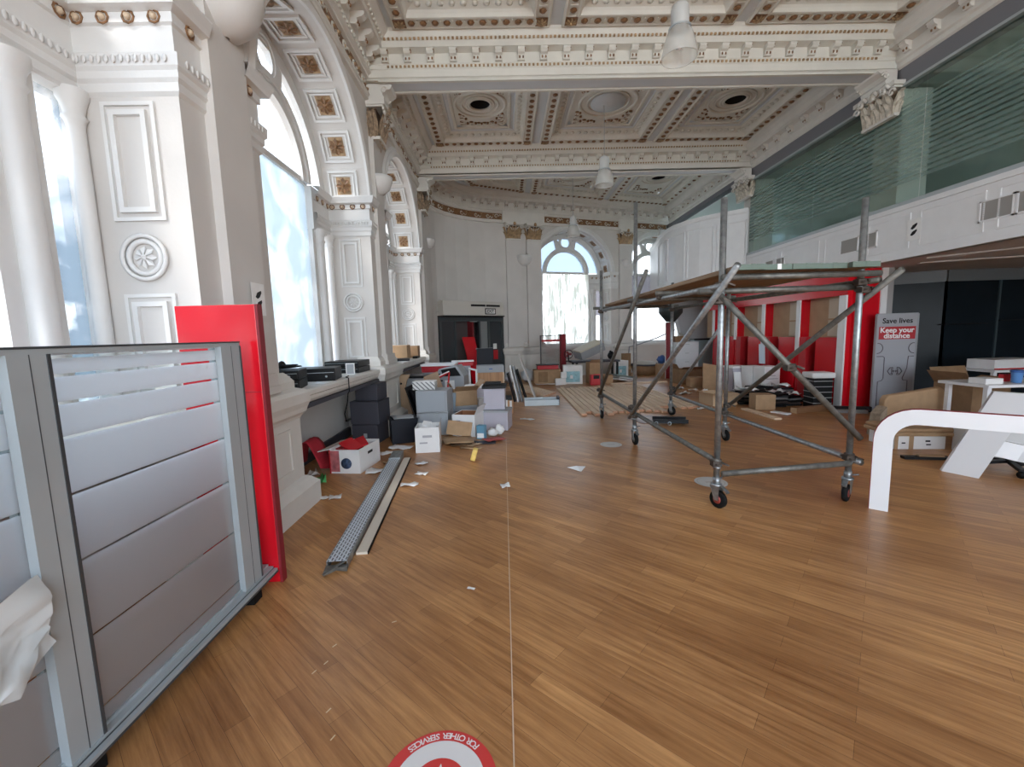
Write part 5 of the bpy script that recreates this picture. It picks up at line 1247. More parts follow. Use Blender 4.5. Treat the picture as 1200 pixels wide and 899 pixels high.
lean('panel_board', 'beige board with pale edge leaning toward the grey till unit, upper one', mat('beige_board', (.50, .36, .24), .6), (-1.06, 7.52, 0), (-1.30, 7.52, .84), (.6, 1.35), .03, edge=CARD)
lean('panel_board', 'dark narrow board leaning behind the striped carton', CARDD, (-1.26, 7.50, 0), (-1.49, 7.50, .55), (.35, 1.35), .025)
# tall grey till unit
r = thing('till_unit', 'tall light grey till pedestal with a tilted black screen', 'till', (-1.10, 8.90, 0), -.12)
m = MB(); m.prism([(-.30, 0), (.30, 0), (.30, .68), (.16, .90), (-.22, .83), (-.30, .64)], -.22, .26, 'xz'); m.build('body', LGREY, r, bevel=.012)
m = MB(); m.add([(-.12, -.226, .68), (.24, -.226, .69), (.13, -.226, .865), (-.17, -.226, .815)] + [(-.12, -.235, .68), (.24, -.235, .69), (.13, -.235, .865), (-.17, -.235, .815)], [(0, 1, 2, 3), (7, 6, 5, 4), (0, 1, 5, 4), (1, 2, 6, 5), (2, 3, 7, 6), (3, 0, 4, 7)]); m.build('screen', BLK, r)
m = MB(); m.box(-.10, .10, -.227, -.22, .36, .60); m.build('label_plate', PAPER, r); m = MB(); m.box(-.3, -.14, -.23, -.22, .58, .61); m.build('slot', BLK, r)
lump('red_sign_board', 'white and red boxy sign lying behind the grey till unit', 'sign', (-1.42, 9.55, 0), -.05, [('stand', LGREY, [(-.35, .35, -.25, .25, 0, .72)], .01), ('red_body', REDM, [(-.38, .33, -.25, .25, .72, .85)], .01), ('white_top', WHITEB, [(-.40, .35, -.27, .27, .85, .90)], .01)])
lump('red_sign_board', 'small red and white carton behind the tilted till screen', 'sign', (-1.0, 10.05, 0), .1, [('stand', LGREY, [(-.2, .2, -.15, .15, 0, .80)], .01), ('red_body', REDM, [(-.22, .26, -.15, .15, .80, .89)], .01), ('white_top', WHITEB, [(-.24, .28, -.17, .17, .89, .92)], .005)])
r = thing('red_strip', 'bent red and white edging strip draped before the grey till unit', 'strip', (-1.2, 8.03, 0)); m = MB(); m.tube([(-.32, 0, .66), (-.1, 0, .70), (.08, -.02, .78), (.16, -.02, .82), (.14, -.03, .65), (.12, -.05, .5), (.11, -.05, .0)], .018, 6); m.build('strip', REDM, r); m = MB(); m.tube([(-.32, 0, .685), (-.1, 0, .725), (.08, -.02, .805), (.16, -.02, .84)], .012, 6); m.build('white_edge', WHITEB, r)
lump('grey_counter', 'low grey counter box with black top strip behind the leaning boards', 'box', (-1.60, 8.30, 0), -.05, [('body', LGREY, [(-.33, .30, -.2, .2, 0, .72)], .01), ('top_strip', BLK, [(-.34, .31, -.21, .21, .72, .76)], .005)])
r = carton('carton', 'torn brown carton crumpled in front of the grey till unit', 'box', (-.74, 7.58, .28), .3, .4, .35, .26, CARD, True, [('f', .5, .2), ('r', .8, .22), ('l', 1.1, .15)])
lump('grey_box', 'grey support box under the torn brown carton', 'box', (-.74, 7.58, 0), .1, [('body', GREYBOX, [(-.22, .22, -.2, .2, 0, .275)], .008), ('lid', LGREY, [(-.225, .225, -.205, .205, .25, .278)], .004)])
lean('tilted_board', 'blue grey panel tilted in front of the till unit', mat('slate_blue_panel', (.20, .25, .30), .5), (-1.02, 7.07, .0), (-.98, 7.17, .55), .30, .04, 'panel', edge=BLK)
# bags and rubbish in the middle
random.seed(21)
def crumple(name, label, loc, r_, mt, cat='bag', sq=.7, group=None):
    m = MB(); m.ball((0, 0, r_ * sq), r_, r_ * .9, r_ * sq, 12, 8)
    m.v = [Vector((p.x * random.uniform(.75, 1.15), p.y * random.uniform(.75, 1.15), max(0, p.z * random.uniform(.75, 1.15)))) for p in m.v]
    return tag(m.build(name, mt, loc=loc), label, cat, group)
BAGM = mat('pale_plastic_bag', (.55, .57, .60), .3)
crumple('plastic_bag', 'crumpled pale blue plastic bag beside the grey lockers', (-.74, 6.77, 0), .07, mat('blue_grey_bag', (.30, .33, .42), .3))
crumple('plastic_bag', 'crumpled white plastic bag behind the open white box', (-.55, 7.22, .0), .10, BAGM, sq=.9)
crumple('plastic_bag', 'small white bag on the heap beside the open white box', (-.44, 6.97, .0), .10, mat('white_plastic_bag', (.75, .76, .76), .3), sq=1.0)
lump('black_box', 'small black box in the rubbish behind the open white box', 'box', (-.70, 7.0, 0), .3, [('body', BLK, [(-.12, .12, -.1, .1, 0, .22)], .01), ('lid', DGREY, [(-.125, .125, -.105, .105, .22, .24)], .004)])
# open white box with blue lettering
r = carton('archive_box', 'open white box with small blue print and brown inside, tipped among rubbish', 'box', (-.58, 6.45, 0), -.28, .36, .40, .33, WHITEB, True, [('r', 1.15, .12)], deco=[('blue_print', mat('blue_print', (.05, .09, .28), .5), -.12, -.05, .20, .24)])
m = MB(); m.box(-.165, .165, -.185, .185, .013, .02); m.box(-.167, .167, .183, .187, .02, .325); m.box(-.167, -.163, -.183, .183, .02, .325); m.box(.163, .167, -.183, .183, .02, .325); m.build('inside', mat('rust_brown_card', (.30, .13, .06), .8), r)
lump('toner_carton', 'small blue and white toner carton at the foot of the open white box', 'box', (-.36, 6.10, 0), -.3, [('body', mat('blue_white_carton', (.12, .30, .42), .5), [(-.06, .06, -.05, .05, 0, .20)], .004), ('white_face', PAPER, [(-.05, .05, -.053, -.05, .02, .09)], 0)])
sheet('flattened_carton', 'flattened light brown carton on the floor in front of the open white box', 0, 0, .42, .42, .2, CARD, None, loc=(-.68, 5.86, .045), curl=.006, cat='cardboard')
lean('cardboard_flap', 'light brown cardboard flap leaning on the open white box', CARD, (-.70, 6.085, .06), (-.67, 6.175, .25), .36, .012, 'cardboard')
for k, (x, y, w_, h_, rz, mt, lb) in enumerate(((-.62, 5.76, .3, .12, .2, CARDD, 'dark brown carton scrap in front of the flattened carton'), (-.48, 5.56, .3, .12, -.2, CARD, 'torn light carton strip right of the flattened carton'), (-.86, 5.98, .3, .2, .4, CARDD, 'dark carton scrap between the two white boxes'), (-.44, 5.75, .22, .1, .9, mat('tan_scrap', (.55, .40, .25), .8), 'small tan carton scrap near the toner carton'))):
    sheet('carton_scrap', lb, 0, 0, w_, h_, rz, mt, 'carton scraps on the floor', loc=(x, y, .0), curl=.006, cat='cardboard')
sheet('folder', 'red card folder lying on the floor at the front of the left heap', 0, 0, .30, .22, .5, mat('faded_red_card', (.42, .07, .06), .6), None, loc=(-.18, 5.95, .02), curl=.005, cat='folder')
sheet('folder', 'dark grey card folder under the red one on the floor', 0, 0, .30, .2, .1, DGREY, None, loc=(-.30, 5.85, .0), curl=.004, cat='folder')
crumple('paper_ball', 'crumpled white paper beside the red folder', (-.20, 6.22, 0), .09, PAPER, 'paper'); crumple('paper_ball', 'crumpled white paper behind the red folder', (-.10, 6.32, 0), .075, PAPER, 'paper', sq=1.0)
# lilac crates
lump('storage_crate', 'lilac grey crate, lower of the two stacked at the right of the left heap', 'crate', (-.13, 6.78, 0), -.2, [('body', LILAC, [(-.20, .20, -.19, .19, 0, .31)], .012), ('rim', LGREY, [(-.21, .21, -.2, .2, .29, .315)], .004)])
r = lump('storage_crate', 'lilac grey crate with black tray top, upper of the two stacked', 'crate', (-.17, 6.84, .317), -.05, [('body', LILAC, [(-.17, .17, -.17, .17, 0, .34)], .012), ('black_tray', BLK, [(-.19, .19, -.19, .19, .34, .385), (-.16, .10, .0, .19, .385, .42)], .006)])
lump('storage_crate', 'wide lilac crate with white lid behind the stacked crates', 'crate', (-.52, 8.28, 0), 0, [('body', LILAC, [(-.26, .26, -.2, .2, 0, .50)], .01), ('lid', WHITEB, [(-.27, .27, -.21, .21, .50, .53)], .004)])
lump('white_box', 'white box with a blue edge left of the stacked lilac crates', 'box', (-.33, 7.72, 0), .15, [('body', WHITEB, [(-.18, .18, -.15, .15, 0, .36)], .01), ('blue_edge', BLUE, [(.181, .19, -.15, .15, .0, .34)], 0)])
# oak cupboard and boards behind
r = thing('cupboard', 'light oak cupboard with grey top panel behind the left heap', 'cupboard', (-.33, 9.75, 0), .06); m = MB(); m.box(-.30, .30, -.2, .25, 0, .66); m.build('body', WOODL, r, bevel=.004); m = MB(); m.box(-.31, .31, -.21, .26, .66, .81); m.build('top_panel', LGREY, r, bevel=.004)
m = MB(); m.box(-.31, -.28, -.215, -.2, 0, .66); m.build('edge_strip', PINE, r); m = MB(); m.box(.28, .31, -.215, -.2, 0, .66); m.build('edge_strip', PINE, r); m = MB(); m.box(-.03, .05, -.214, -.21, .73, .75); m.build('badge', BLUE, r)
m = MB(); m.box(-.003, .003, -.203, -.2, .02, .65); m.build('door_gap', CARDD, r)
r = thing('tubular_stand', 'white tubular frame standing left of the oak cupboard', 'frame', (-.70, 9.5, 0)); m = MB(); m.box(-.10, -.06, -.02, .02, 0, .76); m.box(.05, .09, -.02, .02, 0, .72); m.bar((-.10, 0, .77), (.09, 0, .72), .04, .04); m.build('frame', WHITEB, r)
LB = [('black narrow board leaning right of the oak cupboard', BLK, .14, .55), ('white narrow board leaning right of the oak cupboard', WHITEB, .22, .72), ('grey narrow board leaning right of the oak cupboard, third from it', LGREY, .30, .70), ('dark board leaning at the outside right of the oak cupboard', BLKM, .40, .62), ('long light grey board leaning farthest right from the oak cupboard', mat('pale_grey_board', (.52, .51, .49), .6), .62, .95)]
for k, (lb, mt, bx, h_) in enumerate(LB): lean('leaning_board', lb, mt, (bx + .08, 9.45, 0), (.07 + .066 * k, 9.46, h_ + .1), (.2, 1.4), .03, group='boards leaning by the oak cupboard')
lump('wooden_crate', 'orange brown wooden box holding white rolls and a black lid', 'box', (-.03, 8.12, 0), .06, [('body', WOODL, [(-.17, .17, -.15, .15, 0, .26)], .004), ('black_lid', BLK, [(-.10, .15, -.1, .1, .26, .33)], .004), ('white_roll', PAPER, [(.02, .06, -.16, -.15, .1, .27), (.10, .14, -.16, -.15, .06, .25)], 0)])
r = thing('door_frame_section', 'grey metal tray section lying on the floor right of the leaning boards', 'metal section', (.40, 8.80, 0), -.03); m = MB(); m.box(0, .72, 0, .26, 0, .02); m.box(0, .72, -.01, .01, .02, .12); m.box(0, .72, .25, .27, .02, .14); m.build('channel', ALU, r); m = MB(); m.box(.69, .73, -.01, .27, .02, .17); m.build('end_plate', DGREY, r)
sheet('carton_scrap', 'wide flat brown cardboard lying behind the grey tray section', 0, 0, .6, .9, .3, CARDD, None, loc=(.12, 10.75, 0), curl=.006, cat='cardboard')
# doorway things
lean('red_board', 'red board leaning against the entrance doors', RED, (-.72, 12.35, 0), (-1.05, 12.75, 1.45), (.42, .7), .04, 'board')
r = thing('office_chair', 'dark office chair back standing before the entrance doors', 'chair', (-.55, 12.3, 0), .3); m = MB(); m.box(-.24, .24, -.03, .03, .62, 1.12); m.build('backrest', mat('dark_fabric', (.03, .035, .045), .8), r, bevel=.02); m = MB(); m.box(-.25, .25, -.45, .03, .45, .53); m.build('seat', BLK, r, bevel=.02); m = MB(); m.box(-.25, .25, .031, .045, 1.09, 1.13); m.build('top_trim', LGREY, r)
m = MB(); m.cyl((0, -.2, .08), (0, -.2, .45), .03, 8)
for k in range(5): a = 2 * PI * k / 5; m.bar((0, -.2, .08), (.28 * math.cos(a), -.2 + .28 * math.sin(a), .04), .05, .04)
m.build('base', BLK, r)

# ---- timber planks on the floor
random.seed(4); k = 0; PL = []
xs = 1.42
while xs < 3.75: PL.append(xs); xs += random.uniform(.115, .135)
PLAB = ['leftmost pine plank of the row laid on the floor beneath the scaffold'] + [None] * 30
base = None
for i, x in enumerate(PL):
    y0 = 7.62 + random.uniform(-.12, .25) + (.35 if x > 2.9 else 0); ln = random.uniform(3.3, 4.0); h = 0 if i % 4 else .0
    o = thing('timber_plank', 'long pale pine plank, one of the row laid on the floor under the scaffold', 'plank', (x, y0, 0), random.uniform(-.002, .002) , 'pine planks in the floor row')
    if base is None:
        m = MB(); m.box(-.05, .05, 0, 3.7, 0, .04); base = m.build('plank', PINE, o, bevel=.003); m = MB(); m.box(-.049, .049, -.002, .02, .001, .039); base2 = m.build('end_grain', mat('pink_end_grain', (.58, .32, .20), .8), o)
    else:
        for bb_ in (base, base2): c = bb_.copy(); COL.objects.link(c); c.parent = o
for i in range(5):
    o = thing('timber_plank', 'pale pine plank, one of the angled pile left of the main row', 'plank', (.92 + .075 * i, 9.9 + .15 * i, 0), .36, 'pine planks in the angled pile'); o.scale = (1, .62, 1)
    for bb_ in (base, base2): c = bb_.copy(); COL.objects.link(c); c.parent = o
o = thing('timber_plank', 'single pale plank lying across toward the back windows on the right', 'plank', (3.0, 12.02, 0), -1.50); c = base.copy(); COL.objects.link(c); c.parent = o; o.scale = (1, .45, 1)

# ---- back of the room
r = thing('leaflet_stand', 'clear acrylic display stand with red column and red top shelf by the back window', 'stand', (1.55, 13.35, 0), .3)
ACR = glaze('clear_acrylic', (.5, .45, .43), .75)
m = MB(); m.box(-.42, .20, -.0, .01, .42, 1.42); m.build('acrylic_panel', ACR, r); m = MB(); m.box(-.44, -.42, -.02, .03, 0, 1.44); m.box(-.42, .26, -.01, .02, 1.42, 1.44); m.build('frame', DGREY, r); m = MB(); m.box(-.38, .22, -.02, .10, 1.24, 1.30); m.build('shelf', REDM, r)
m = MB(); m.box(.26, .42, -.02, .12, 0, 1.46); m.build('column', DRED, r); m = MB(); m.box(-.44, .42, -.05, .2, 0, .05); m.build('base', DGREY, r)
lump('red_box', 'flat red box on the brown carton below the display stand', 'box', (1.30, 12.78, .43), .05, [('body', REDM, [(-.32, .3, -.15, .15, 0, .12)], .01), ('lid', BLK, [(-.34, .32, -.16, .16, .12, .15)], .004)])
carton('carton', 'open brown carton on its side below the display stand', 'box', (1.27, 12.82, 0), .05, .80, .4, .42, CARD, False, deco=[('opening', CARDD, -.28, .0, .05, .36)])
sheet('paper_sheet', 'white card strip on the floor before the brown carton', 0, 0, .7, .16, .1, PAPER, None, loc=(1.25, 12.45, 0), curl=.01)
def tealbox(loc, rz, lb, w_=.56, h_=.55):
    r = lump('packaging_box', lb, 'box', loc, rz, [('body', WHITEB, [(-w_ / 2, w_ / 2, -.2, .2, 0, h_)], .008), ('print', TEAL, [(-w_ / 2 + .03, w_ / 2 - .08, -.204, -.2, .06, h_ * .68)], 0), ('dot', PAPER, [(-.08, .0, -.207, -.204, h_ * .3, h_ * .48)], 0)], 'white boxes with pale blue print'); return r
tealbox((2.0, 12.55, 0), -.05, 'white box with pale blue print standing left of the red carton'); tealbox((3.75, 13.95, 0), .3, 'white box with pale blue print farther right behind the scaffold brace', .5, .55)
lump('white_pack', 'white polystyrene piece leaning left of the pale blue box', 'packaging', (1.55, 12.2, 0), .2, [('slab', WHITEB, [(-.1, .22, -.04, .04, 0, .2)], .02), ('upper', PAPER, [(.06, .24, -.04, .04, .2, .38)], .02)])
carton('carton', 'brown carton standing right of the pale blue box at the back', 'box', (2.62, 12.5, 0), .1, .34, .4, .62, CARD, True, [('f', .6, .15)])
lump('red_carton', 'small red and black carton in front of the brown one at the back', 'box', (2.62, 12.05, 0), .05, [('body', mat('bright_red_print', (.6, .02, .03), .4), [(-.18, .12, -.1, .1, 0, .30)], .006), ('black_corner', BLK, [(-.12, .05, -.103, -.1, .18, .28)], 0)])
carton('carton', 'small brown carton right of the red one at the back', 'box', (2.97, 12.2, 0), -.1, .26, .3, .26, CARD, False)
r = thing('storage_heap_crate', 'grey crate tipped on top of the back heap under the window', 'crate', (2.72, 13.35, .82)); r.rotation_euler = (.1, -.35, .3); m = MB(); m.box(-.45, .4, -.25, .25, 0, .25); m.build('body', LGREY, r, bevel=.01); m = MB(); m.box(-.46, .41, -.26, .26, .25, .29); m.build('cream_lid', mat('cream_lid', (.62, .56, .44), .6), r)
lump('folding_table', 'dark folded table carrying the grey crate at the back', 'table', (2.88, 13.42, 0), .1, [('top', DGREY, [(-.8, .7, -.3, .3, .56, .62)], .01), ('leg', BLK, [(-.7, -.64, -.25, -.2, 0, .56), (.6, .66, -.25, -.2, 0, .56), (-.7, -.64, .2, .25, 0, .56), (.6, .66, .2, .25, 0, .56)], 0)])
r = thing('desk_fan', 'black desk fan on the back heap before the curtained window', 'fan', (1.98, 13.1, .62)); m = MB(); m.tube([(.13 * math.cos(2 * PI * k / 16), 0, .22 + .13 * math.sin(2 * PI * k / 16)) for k in range(16)], .012, 6, closed=True); m.build('guard', BLK, r)
m = MB(); m.cyl((0, 0, 0), (0, 0, .2), .02, 8); m.lathe([(.1, 0), (.1, .02), (0, .03)], n=16); m.build('stand', BLK, r); m = MB()
for k in range(3): a = 2 * PI * k / 3; m.bar((0, .01, .22), (.1 * math.cos(a), .01, .22 + .1 * math.sin(a)), .07, .008, (0, 1, 0))
m.build('blade', DRED, r)
crumple('bin_bag', 'black bin bag on the back heap beside the thin scaffold pole', (3.38, 13.42, .625), .13, BLK, sq=1.0)
crumple('plastic_bag', 'pale grey bag on the floor below the back pedestal, left one', (.15, 13.2, 0), .20, BAGM, sq=.8, group=None); crumple('plastic_bag', 'pale grey bag on the floor below the back pedestal, right one', (.72, 13.3, 0), .24, BAGM, sq=.8)
lump('paper_pile', 'spread pile of papers and folders on the floor below the back right window', 'paper', (3.6, 12.9, 0), .5, [('folder', mat('green_grey_folder', (.25, .32, .30), .6), [(-.45, .4, -.2, .2, .12, .16)], .004), ('sheets', PAPER, [(-.4, .45, -.25, .15, .0, .05), (-.3, .38, -.15, .25, .06, .11)], .003), ('dark_folder', BLK, [(-.42, .35, -.22, .12, .05, .065)], 0)], rot=(.0, .18, .5))
lump('shelf_scrap', 'brown broken wood behind the right pale blue box', 'wood', (4.14, 14.45, 0), .3, [('board', CARDD, [(-.12, .14, -.1, .1, 0, .75)], .01), ('cross_piece', CARD, [(-.16, .12, -.14, -.1, .2, .3)], .01)])
r = thing('basket', 'round brown basket with a pale cushion below the back right window', 'basket', (4.85, 14.6, 0)); m = MB(); m.lathe([(.0, 0), (.38, 0), (.48, .30), (.46, .32), (.36, .03), (0, .03)], n=20); m.build('body', CARDD, r); m = MB(); m.ball((0, 0, .34), .40, .35, .13, 12, 6); m.build('cushion', mat('pale_cushion', (.55, .52, .46), .8), r); m = MB(); m.tube([(.5 * math.cos(2 * PI * k / 18), .5 * math.sin(2 * PI * k / 18), .34) for k in range(18)], .03, 6, closed=True); m.build('rim', DGREY, r)
carton('carton', 'brown carton under the blue bundle near the dark red board', 'box', (5.05, 13.6, 0), 0, .30, .3, .42, CARD, False); crumple('blue_bundle', 'blue plastic bundle on the brown carton near the dark red board', (5.05, 13.6, .423), .15, BLUE, 'bundle', .9)
r = lean('dark_red_board', 'tall dark red upright board with white edge left of the white drawers', DRED, (5.07, 13.1, 0), (5.07, 13.15, 1.72), .15, .05, 'board', edge=WHITEB)
r = thing('drawer_cabinet', 'white four-drawer cabinet with wooden top beneath the balcony', 'cabinet', (5.62, 13.2, 0), -.12); m = MB(); m.box(-.34, .34, -.25, .25, 0, 1.12); m.build('body', mat('blue_white_steel', (.62, .67, .69), .4), r, bevel=.006)
for k in range(4):
    m = MB(); m.box(-.32, .32, -.262, -.25, .05 + k * .265, .30 + k * .265); dr_ = m.build('drawer', mat('drawer_front', (.66, .71, .73), .4), r, bevel=.004); m = MB(); m.box(-.06, .06, -.275, -.262, .24 + k * .265, .26 + k * .265); m.build('handle', ALU, dr_)
m = MB(); m.box(-.36, .0, -.26, .26, 1.125, 1.30); m.build('wooden_top', CARDD, r)
lump('teal_cabinet', 'teal grey cabinet between the white drawers and the red unit', 'cabinet', (6.35, 13.6, 0), -.1, [('body', mat('teal_grey', (.22, .31, .33), .5), [(-.3, .3, -.2, .2, 0, 1.15)], .006), ('top_rail', BLK, [(-.32, .32, -.21, .21, 1.15, 1.2)], 0)])
r = thing('hanging_hood', 'dark faceted hood hanging below the rounded balcony', 'hood', (4.99, 12.75, 1.74)); m = MB(); m.lathe([(.0, .0), (.14, .0), (.36, .26), (.36, .44), (0, .44)], n=8); m.smooth = False; m.build('hood', mat('dark_green_hood', (.02, .028, .028), .5), r); m = MB(); m.cyl((0, 0, .44), (0, 0, .72), .03, 8); m.build('stem', BLK, r)
r = thing('wall_cable', 'thin grey cable looping down the back wall under the right window', 'cable', (0, 0, 0)); m = MB(); m.tube([(5.3, 13.2, 1.5), (5.0, 13.9, 1.25), (4.5, 14.6, 1.0), (4.45, 15.1, .95), (4.46, 15.25, .5), (4.47, 15.25, .02)], .02, 6); m.build('cord', LGREY, r)
m = MB(); m.cyl((4.47, 15.25, 0), (4.47, 15.25, .03), .05, 8); m.build('base_clip', LGREY, r)

# ---- rubbish in front of the red unit
carton('carton', 'brown carton under the far end of the red unit', 'box', (5.15, 11.9, 0), .1, .7, .5, .40, CARDD, True, [('f', .4, .2), ('l', 1.0, .18)])
carton('carton', 'small brown carton right of the teal cabinet, low on the floor', 'box', (5.0, 11.0, 0), -.1, .4, .35, .26, CARD, False)
lean('cardboard_sheet', 'tall brown cardboard sheet leaning before the red unit', CARD, (4.95, 10.0, 0), (5.10, 10.35, .62), .46, .03, 'cardboard')
lean('white_sheet', 'white card leaning beside the tall brown cardboard', WHITEB, (5.28, 9.45, 0), (5.30, 9.6, .50), .16, .03, 'card')
for i, (x, y, w_, h_, mt, lb) in enumerate(((5.42, 9.9, .36, .62, LILAC, 'lilac white box, leftmost of the three before the red unit'), (5.62, 9.50, .34, .64, WHITEB, 'white box in the middle of the three before the red unit'), (5.68, 9.12, .36, .66, WHITEB, 'white box with printed lines, rightmost of the three before the red unit'))):
    lump('white_box', lb, 'box', (x, y, 0), .1, [('body', mt, [(-w_ / 2, w_ / 2, -.18, .18, 0, h_)], .006), ('print', mat('grey_print', (.4, .4, .42), .6), [(-w_ / 2 + .04, w_ / 2 - .04, -.183, -.18, h_ * .6, h_ * .62), (-w_ / 2 + .04, w_ / 2 - .1, -.183, -.18, h_ * .7, h_ * .72)], 0), ('lid_edge', PAPER, [(-w_ / 2 - .005, w_ / 2 + .005, -.185, .185, h_ - .04, h_ + .004)], 0)], 'white boxes before the red unit')
carton('carton', 'low open tan carton nearest the scaffold on the right', 'box', (4.26, 8.40, 0), .1, .5, .5, .24, mat('tan_cardboard', (.56, .40, .25), .8), True, [('f', -.2, .2), ('l', .2, .22)])
carton('carton', 'brown carton right of the low tan one in front of the dark folders', 'box', (4.75, 7.72, 0), -.15, .34, .30, .28, CARD, False)
GPG = mat('grey_pages', (.30, .28, .26), .8)
random.seed(9)
FM = [BLK, BLK, mat('dark_brown_file', (.05, .03, .025), .6), BLKM, mat('grey_file', (.18, .17, .17), .6), BLK]
i = 0
for sx_, sy_, n_ in ((4.80, 8.30, 7), (5.20, 8.35, 9), (5.58, 8.45, 8), (5.12, 7.93, 7), (5.50, 8.03, 5), (4.86, 8.72, 5), (5.24, 8.76, 8)):
    for k in range(n_):
        o = thing('file_folder', 'dark flat file folder, one of the heap before the red unit', 'folder', (sx_ + random.uniform(-.045, .045), sy_ + random.uniform(-.035, .035), .018 + .036 * k), random.uniform(-.35, .35) + (.5 if i % 5 == 0 and k == n_ - 1 else 0), 'dark folders heaped before the red unit')
        m = MB(); m.box(-.16, .16, -.125, .125, -.016, .016); m.build('cover', FM[i % 6], o); m = MB(); m.box(-.155, .163, -.12, .128, -.009, .009); m.build('pages', PAPER if i % 3 == 0 else (GPG if i % 3 == 1 else BLKM), o); i += 1
for i, (x, y, z, rz, w_, h_) in enumerate(((5.12, 7.93, .262, .4, .34, .2), (4.80, 8.30, .262, -.5, .4, .16), (5.20, 8.35, .335, .9, .34, .22), (5.5, 8.03, .19, .2, .3, .2), (5.58, 8.45, .30, -.4, .34, .2), (4.86, 8.72, .19, 1.2, .25, .2))):
    o = sheet('paper_sheet', 'white sheet lying on top of the dark folder heap', 0, 0, w_, h_, rz, PAPER, 'papers on the folder heap', loc=(x, y, z), curl=.03)
lump('white_tray', 'white tray on a dark stack at the right end of the folder heap', 'tray', (5.74, 7.66, .0), -.1, [('stack', BLK, [(-.16, .16, -.15, .15, 0, .56)], .006), ('stack_lines', mat('pale_lines', (.4, .4, .4), .6), [(-.165, .165, -.155, .155, .1 * k, .1 * k + .012) for k in range(1, 6)], 0), ('tray', WHITEB, [(-.2, .2, -.17, .17, .56, .66)], .02)])
for (px, py, px2, py2, th, mt, lb) in ((872, 480, 912, 492, .03, PINE, 'pale timber batten on the floor in front of the tan carton'), (905, 483, 925, 486, .02, PAPER, 'white strip on the floor beside the pale batten'), (930, 484, 972, 480, .09, mat('dark_oak_rail', (.30, .16, .08), .6), 'brown timber rail at the foot of the folder heap')):
    a, b2 = G(px, py), G(px2, py2); d = b2 - a; o = thing('timber_batten', lb, 'batten', (a.x, a.y, 0), math.atan2(d.y, d.x)); m = MB(); m.box(0, d.length, -.06, .06, 0, th); m.build('batten', mt, o, bevel=.003); m = MB(); m.box(-.002, .0, -.058, .058, .002, th - .002); m.build('end', CARD, o)
lean('corner_piece', 'pale blue triangular offcut standing in the red unit', mat('pale_blue_board', (.5, .6, .68), .5), (5.84, 9.55, .68), (5.88, 9.65, 1.12), .14, .01, 'offcut')
for i, (px, py, w_, h_, rz) in enumerate(((803, 462, .24, .2, .3), (812, 458, .22, .18, -.3), (798, 456, .22, .14, .8), (826, 480, .3, .1, .2))):
    sheet('paper_sheet', ['white papers scattered right of the pine planks, left sheet', 'white papers scattered right of the pine planks, middle sheet', 'crumpled bluish sheet right of the pine planks', 'long white strip of paper right of the pine planks'][i], px, py, w_, h_, rz, PAPER, 'papers right of the pine planks', curl=.03)
crumple('polystyrene_block', 'white packing block right of the pine planks', tuple(G(826, 467)), .12, PAPER, 'packaging', .8)
r = thing('tool_tray', 'black tool tray tipped on the floor under the scaffold', 'tray', (2.60, 6.72, 0), -.25); m = MB(); m.box(-.22, .30, -.12, .12, .03, .045); m.box(-.22, .30, -.13, -.12, .03, .09); m.box(-.22, .30, .12, .13, .03, .09); m.build('tray', BLK, r)
m = MB()
for x in (-.18, .02): m.tube([(x + .025 * math.cos(2 * PI * k / 10), -.135, .027 + .025 * math.sin(2 * PI * k / 10)) for k in range(10)], .006, 5, closed=True)
m.build('ring', ALU, r)
sheet('dust_sheet', 'grey translucent sheet on the floor beside the black tool tray', 758, 492, .5, .5, .3, mat('grey_film', (.42, .36, .34), .4), None, curl=.004, cat='sheet')
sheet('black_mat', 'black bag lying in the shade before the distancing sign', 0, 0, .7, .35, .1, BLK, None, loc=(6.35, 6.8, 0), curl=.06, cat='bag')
lump('skirting_piece', 'short grey trim piece at the foot of the red end panel', 'trim piece', (5.95, 7.1, 0), -.3, [('piece', LGREY, [(-.25, .2, -.05, .05, 0, .05)], .004), ('dark_base', BLK, [(-.3, .3, .05, .12, 0, .1)], .01)])

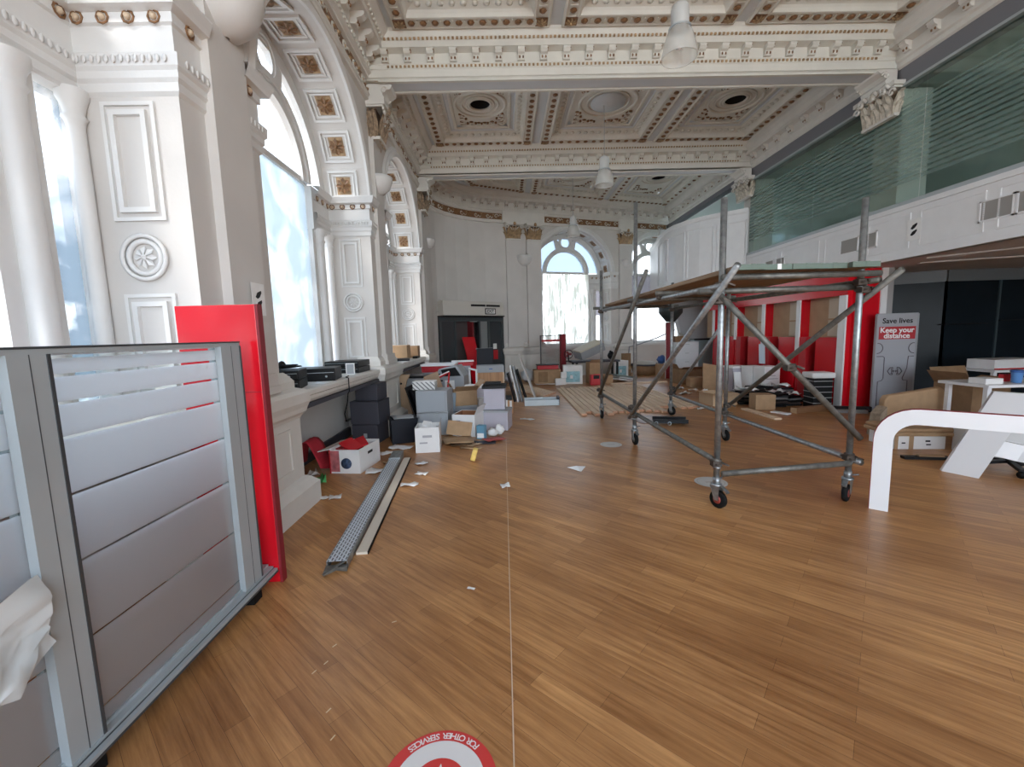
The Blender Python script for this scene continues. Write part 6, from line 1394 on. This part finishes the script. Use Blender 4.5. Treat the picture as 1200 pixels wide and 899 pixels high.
# ---- loose scraps on the open floor
TRI = G(676, 550); m = MB(); m.add([(-.10, .06, .004), (.11, .07, .004), (.03, -.10, .002), (0, .02, .03)], [(0, 1, 3), (1, 2, 3), (2, 0, 3)]); o = m.build('paper_scrap', PAPER, loc=(TRI.x, TRI.y, .001)); tag(o, 'white triangular folded paper scrap alone in the middle of the floor', 'paper'); s = o.modifiers.new('thickness', 'SOLIDIFY'); s.thickness = .0015
for i, (px, py, w_, h_, rz, lb) in enumerate(((480, 569, .18, .09, .1, 'white paper strip on the floor right of the cream skirting'), (592, 570, .09, .10, .2, 'small grey paper on the floor at the end of the joint line'), (376, 585, .13, .08, -.1, 'crumpled white paper on the floor by the nearest pedestal, left'), (393, 584, .11, .09, .3, 'crumpled white paper on the floor by the nearest pedestal, right'), (494, 544, .14, .1, .5, 'crumpled paper at the far end of the steel tray'), (494, 556, .14, .08, -.3, 'small paper beside the far end of the cream skirting'), (440, 553, .2, .16, .2, 'crumpled paper in front of the nearest archive box'), (453, 532, .18, .12, .3, 'paper litter behind the steel tray'), (470, 525, .3, .2, -.2, 'grey paper litter before the black crate'), (618, 492, .26, .1, -.35, 'white paper lying right of the wooden crate'), (552, 690, .05, .018, -.3, 'tiny white scrap on the foreground boards'), (452, 543, .08, .08, .5, 'brown paper litter right of the nearest archive box'))):
    sheet('paper_scrap', lb, px, py, w_, h_, rz, PAPER if i != 11 else CARD, 'loose paper scraps on the floor', curl=.015 if w_ > .06 else .002, seed=i + 2)
YG = G(554, 540); m = MB(); m.M = Matrix.Rotation(.3, 4, 'Y'); m.box(-.03, .03, -.06, .06, 0, .14); o = m.build('sponge', YEL, loc=(YG.x, YG.y, .012), bevel=.012); tag(o, 'yellow sponge block standing on the floor in front of the left heap', 'sponge')
for i, (px, py, a) in enumerate(((368, 788, 1.1), (392, 757, 1.0), (382, 777, 1.1), (385, 833, 1.1), (390, 865, 1.15), (462, 729, .4))):
    g = G(px, py); m = MB(); m.box(-.012, .012, -.0022, .0022, 0, .0015); o = m.build('straw_splinter', mat('pale_splinter', (.7, .55, .36), .7) if i == 0 else bpy.data.materials['pale_splinter'], loc=(g.x, g.y, .0005), rot=(0, 0, a)); tag(o, 'tiny pale wood splinter on the foreground floor boards', 'splinter', 'pale splinters on the foreground floor')
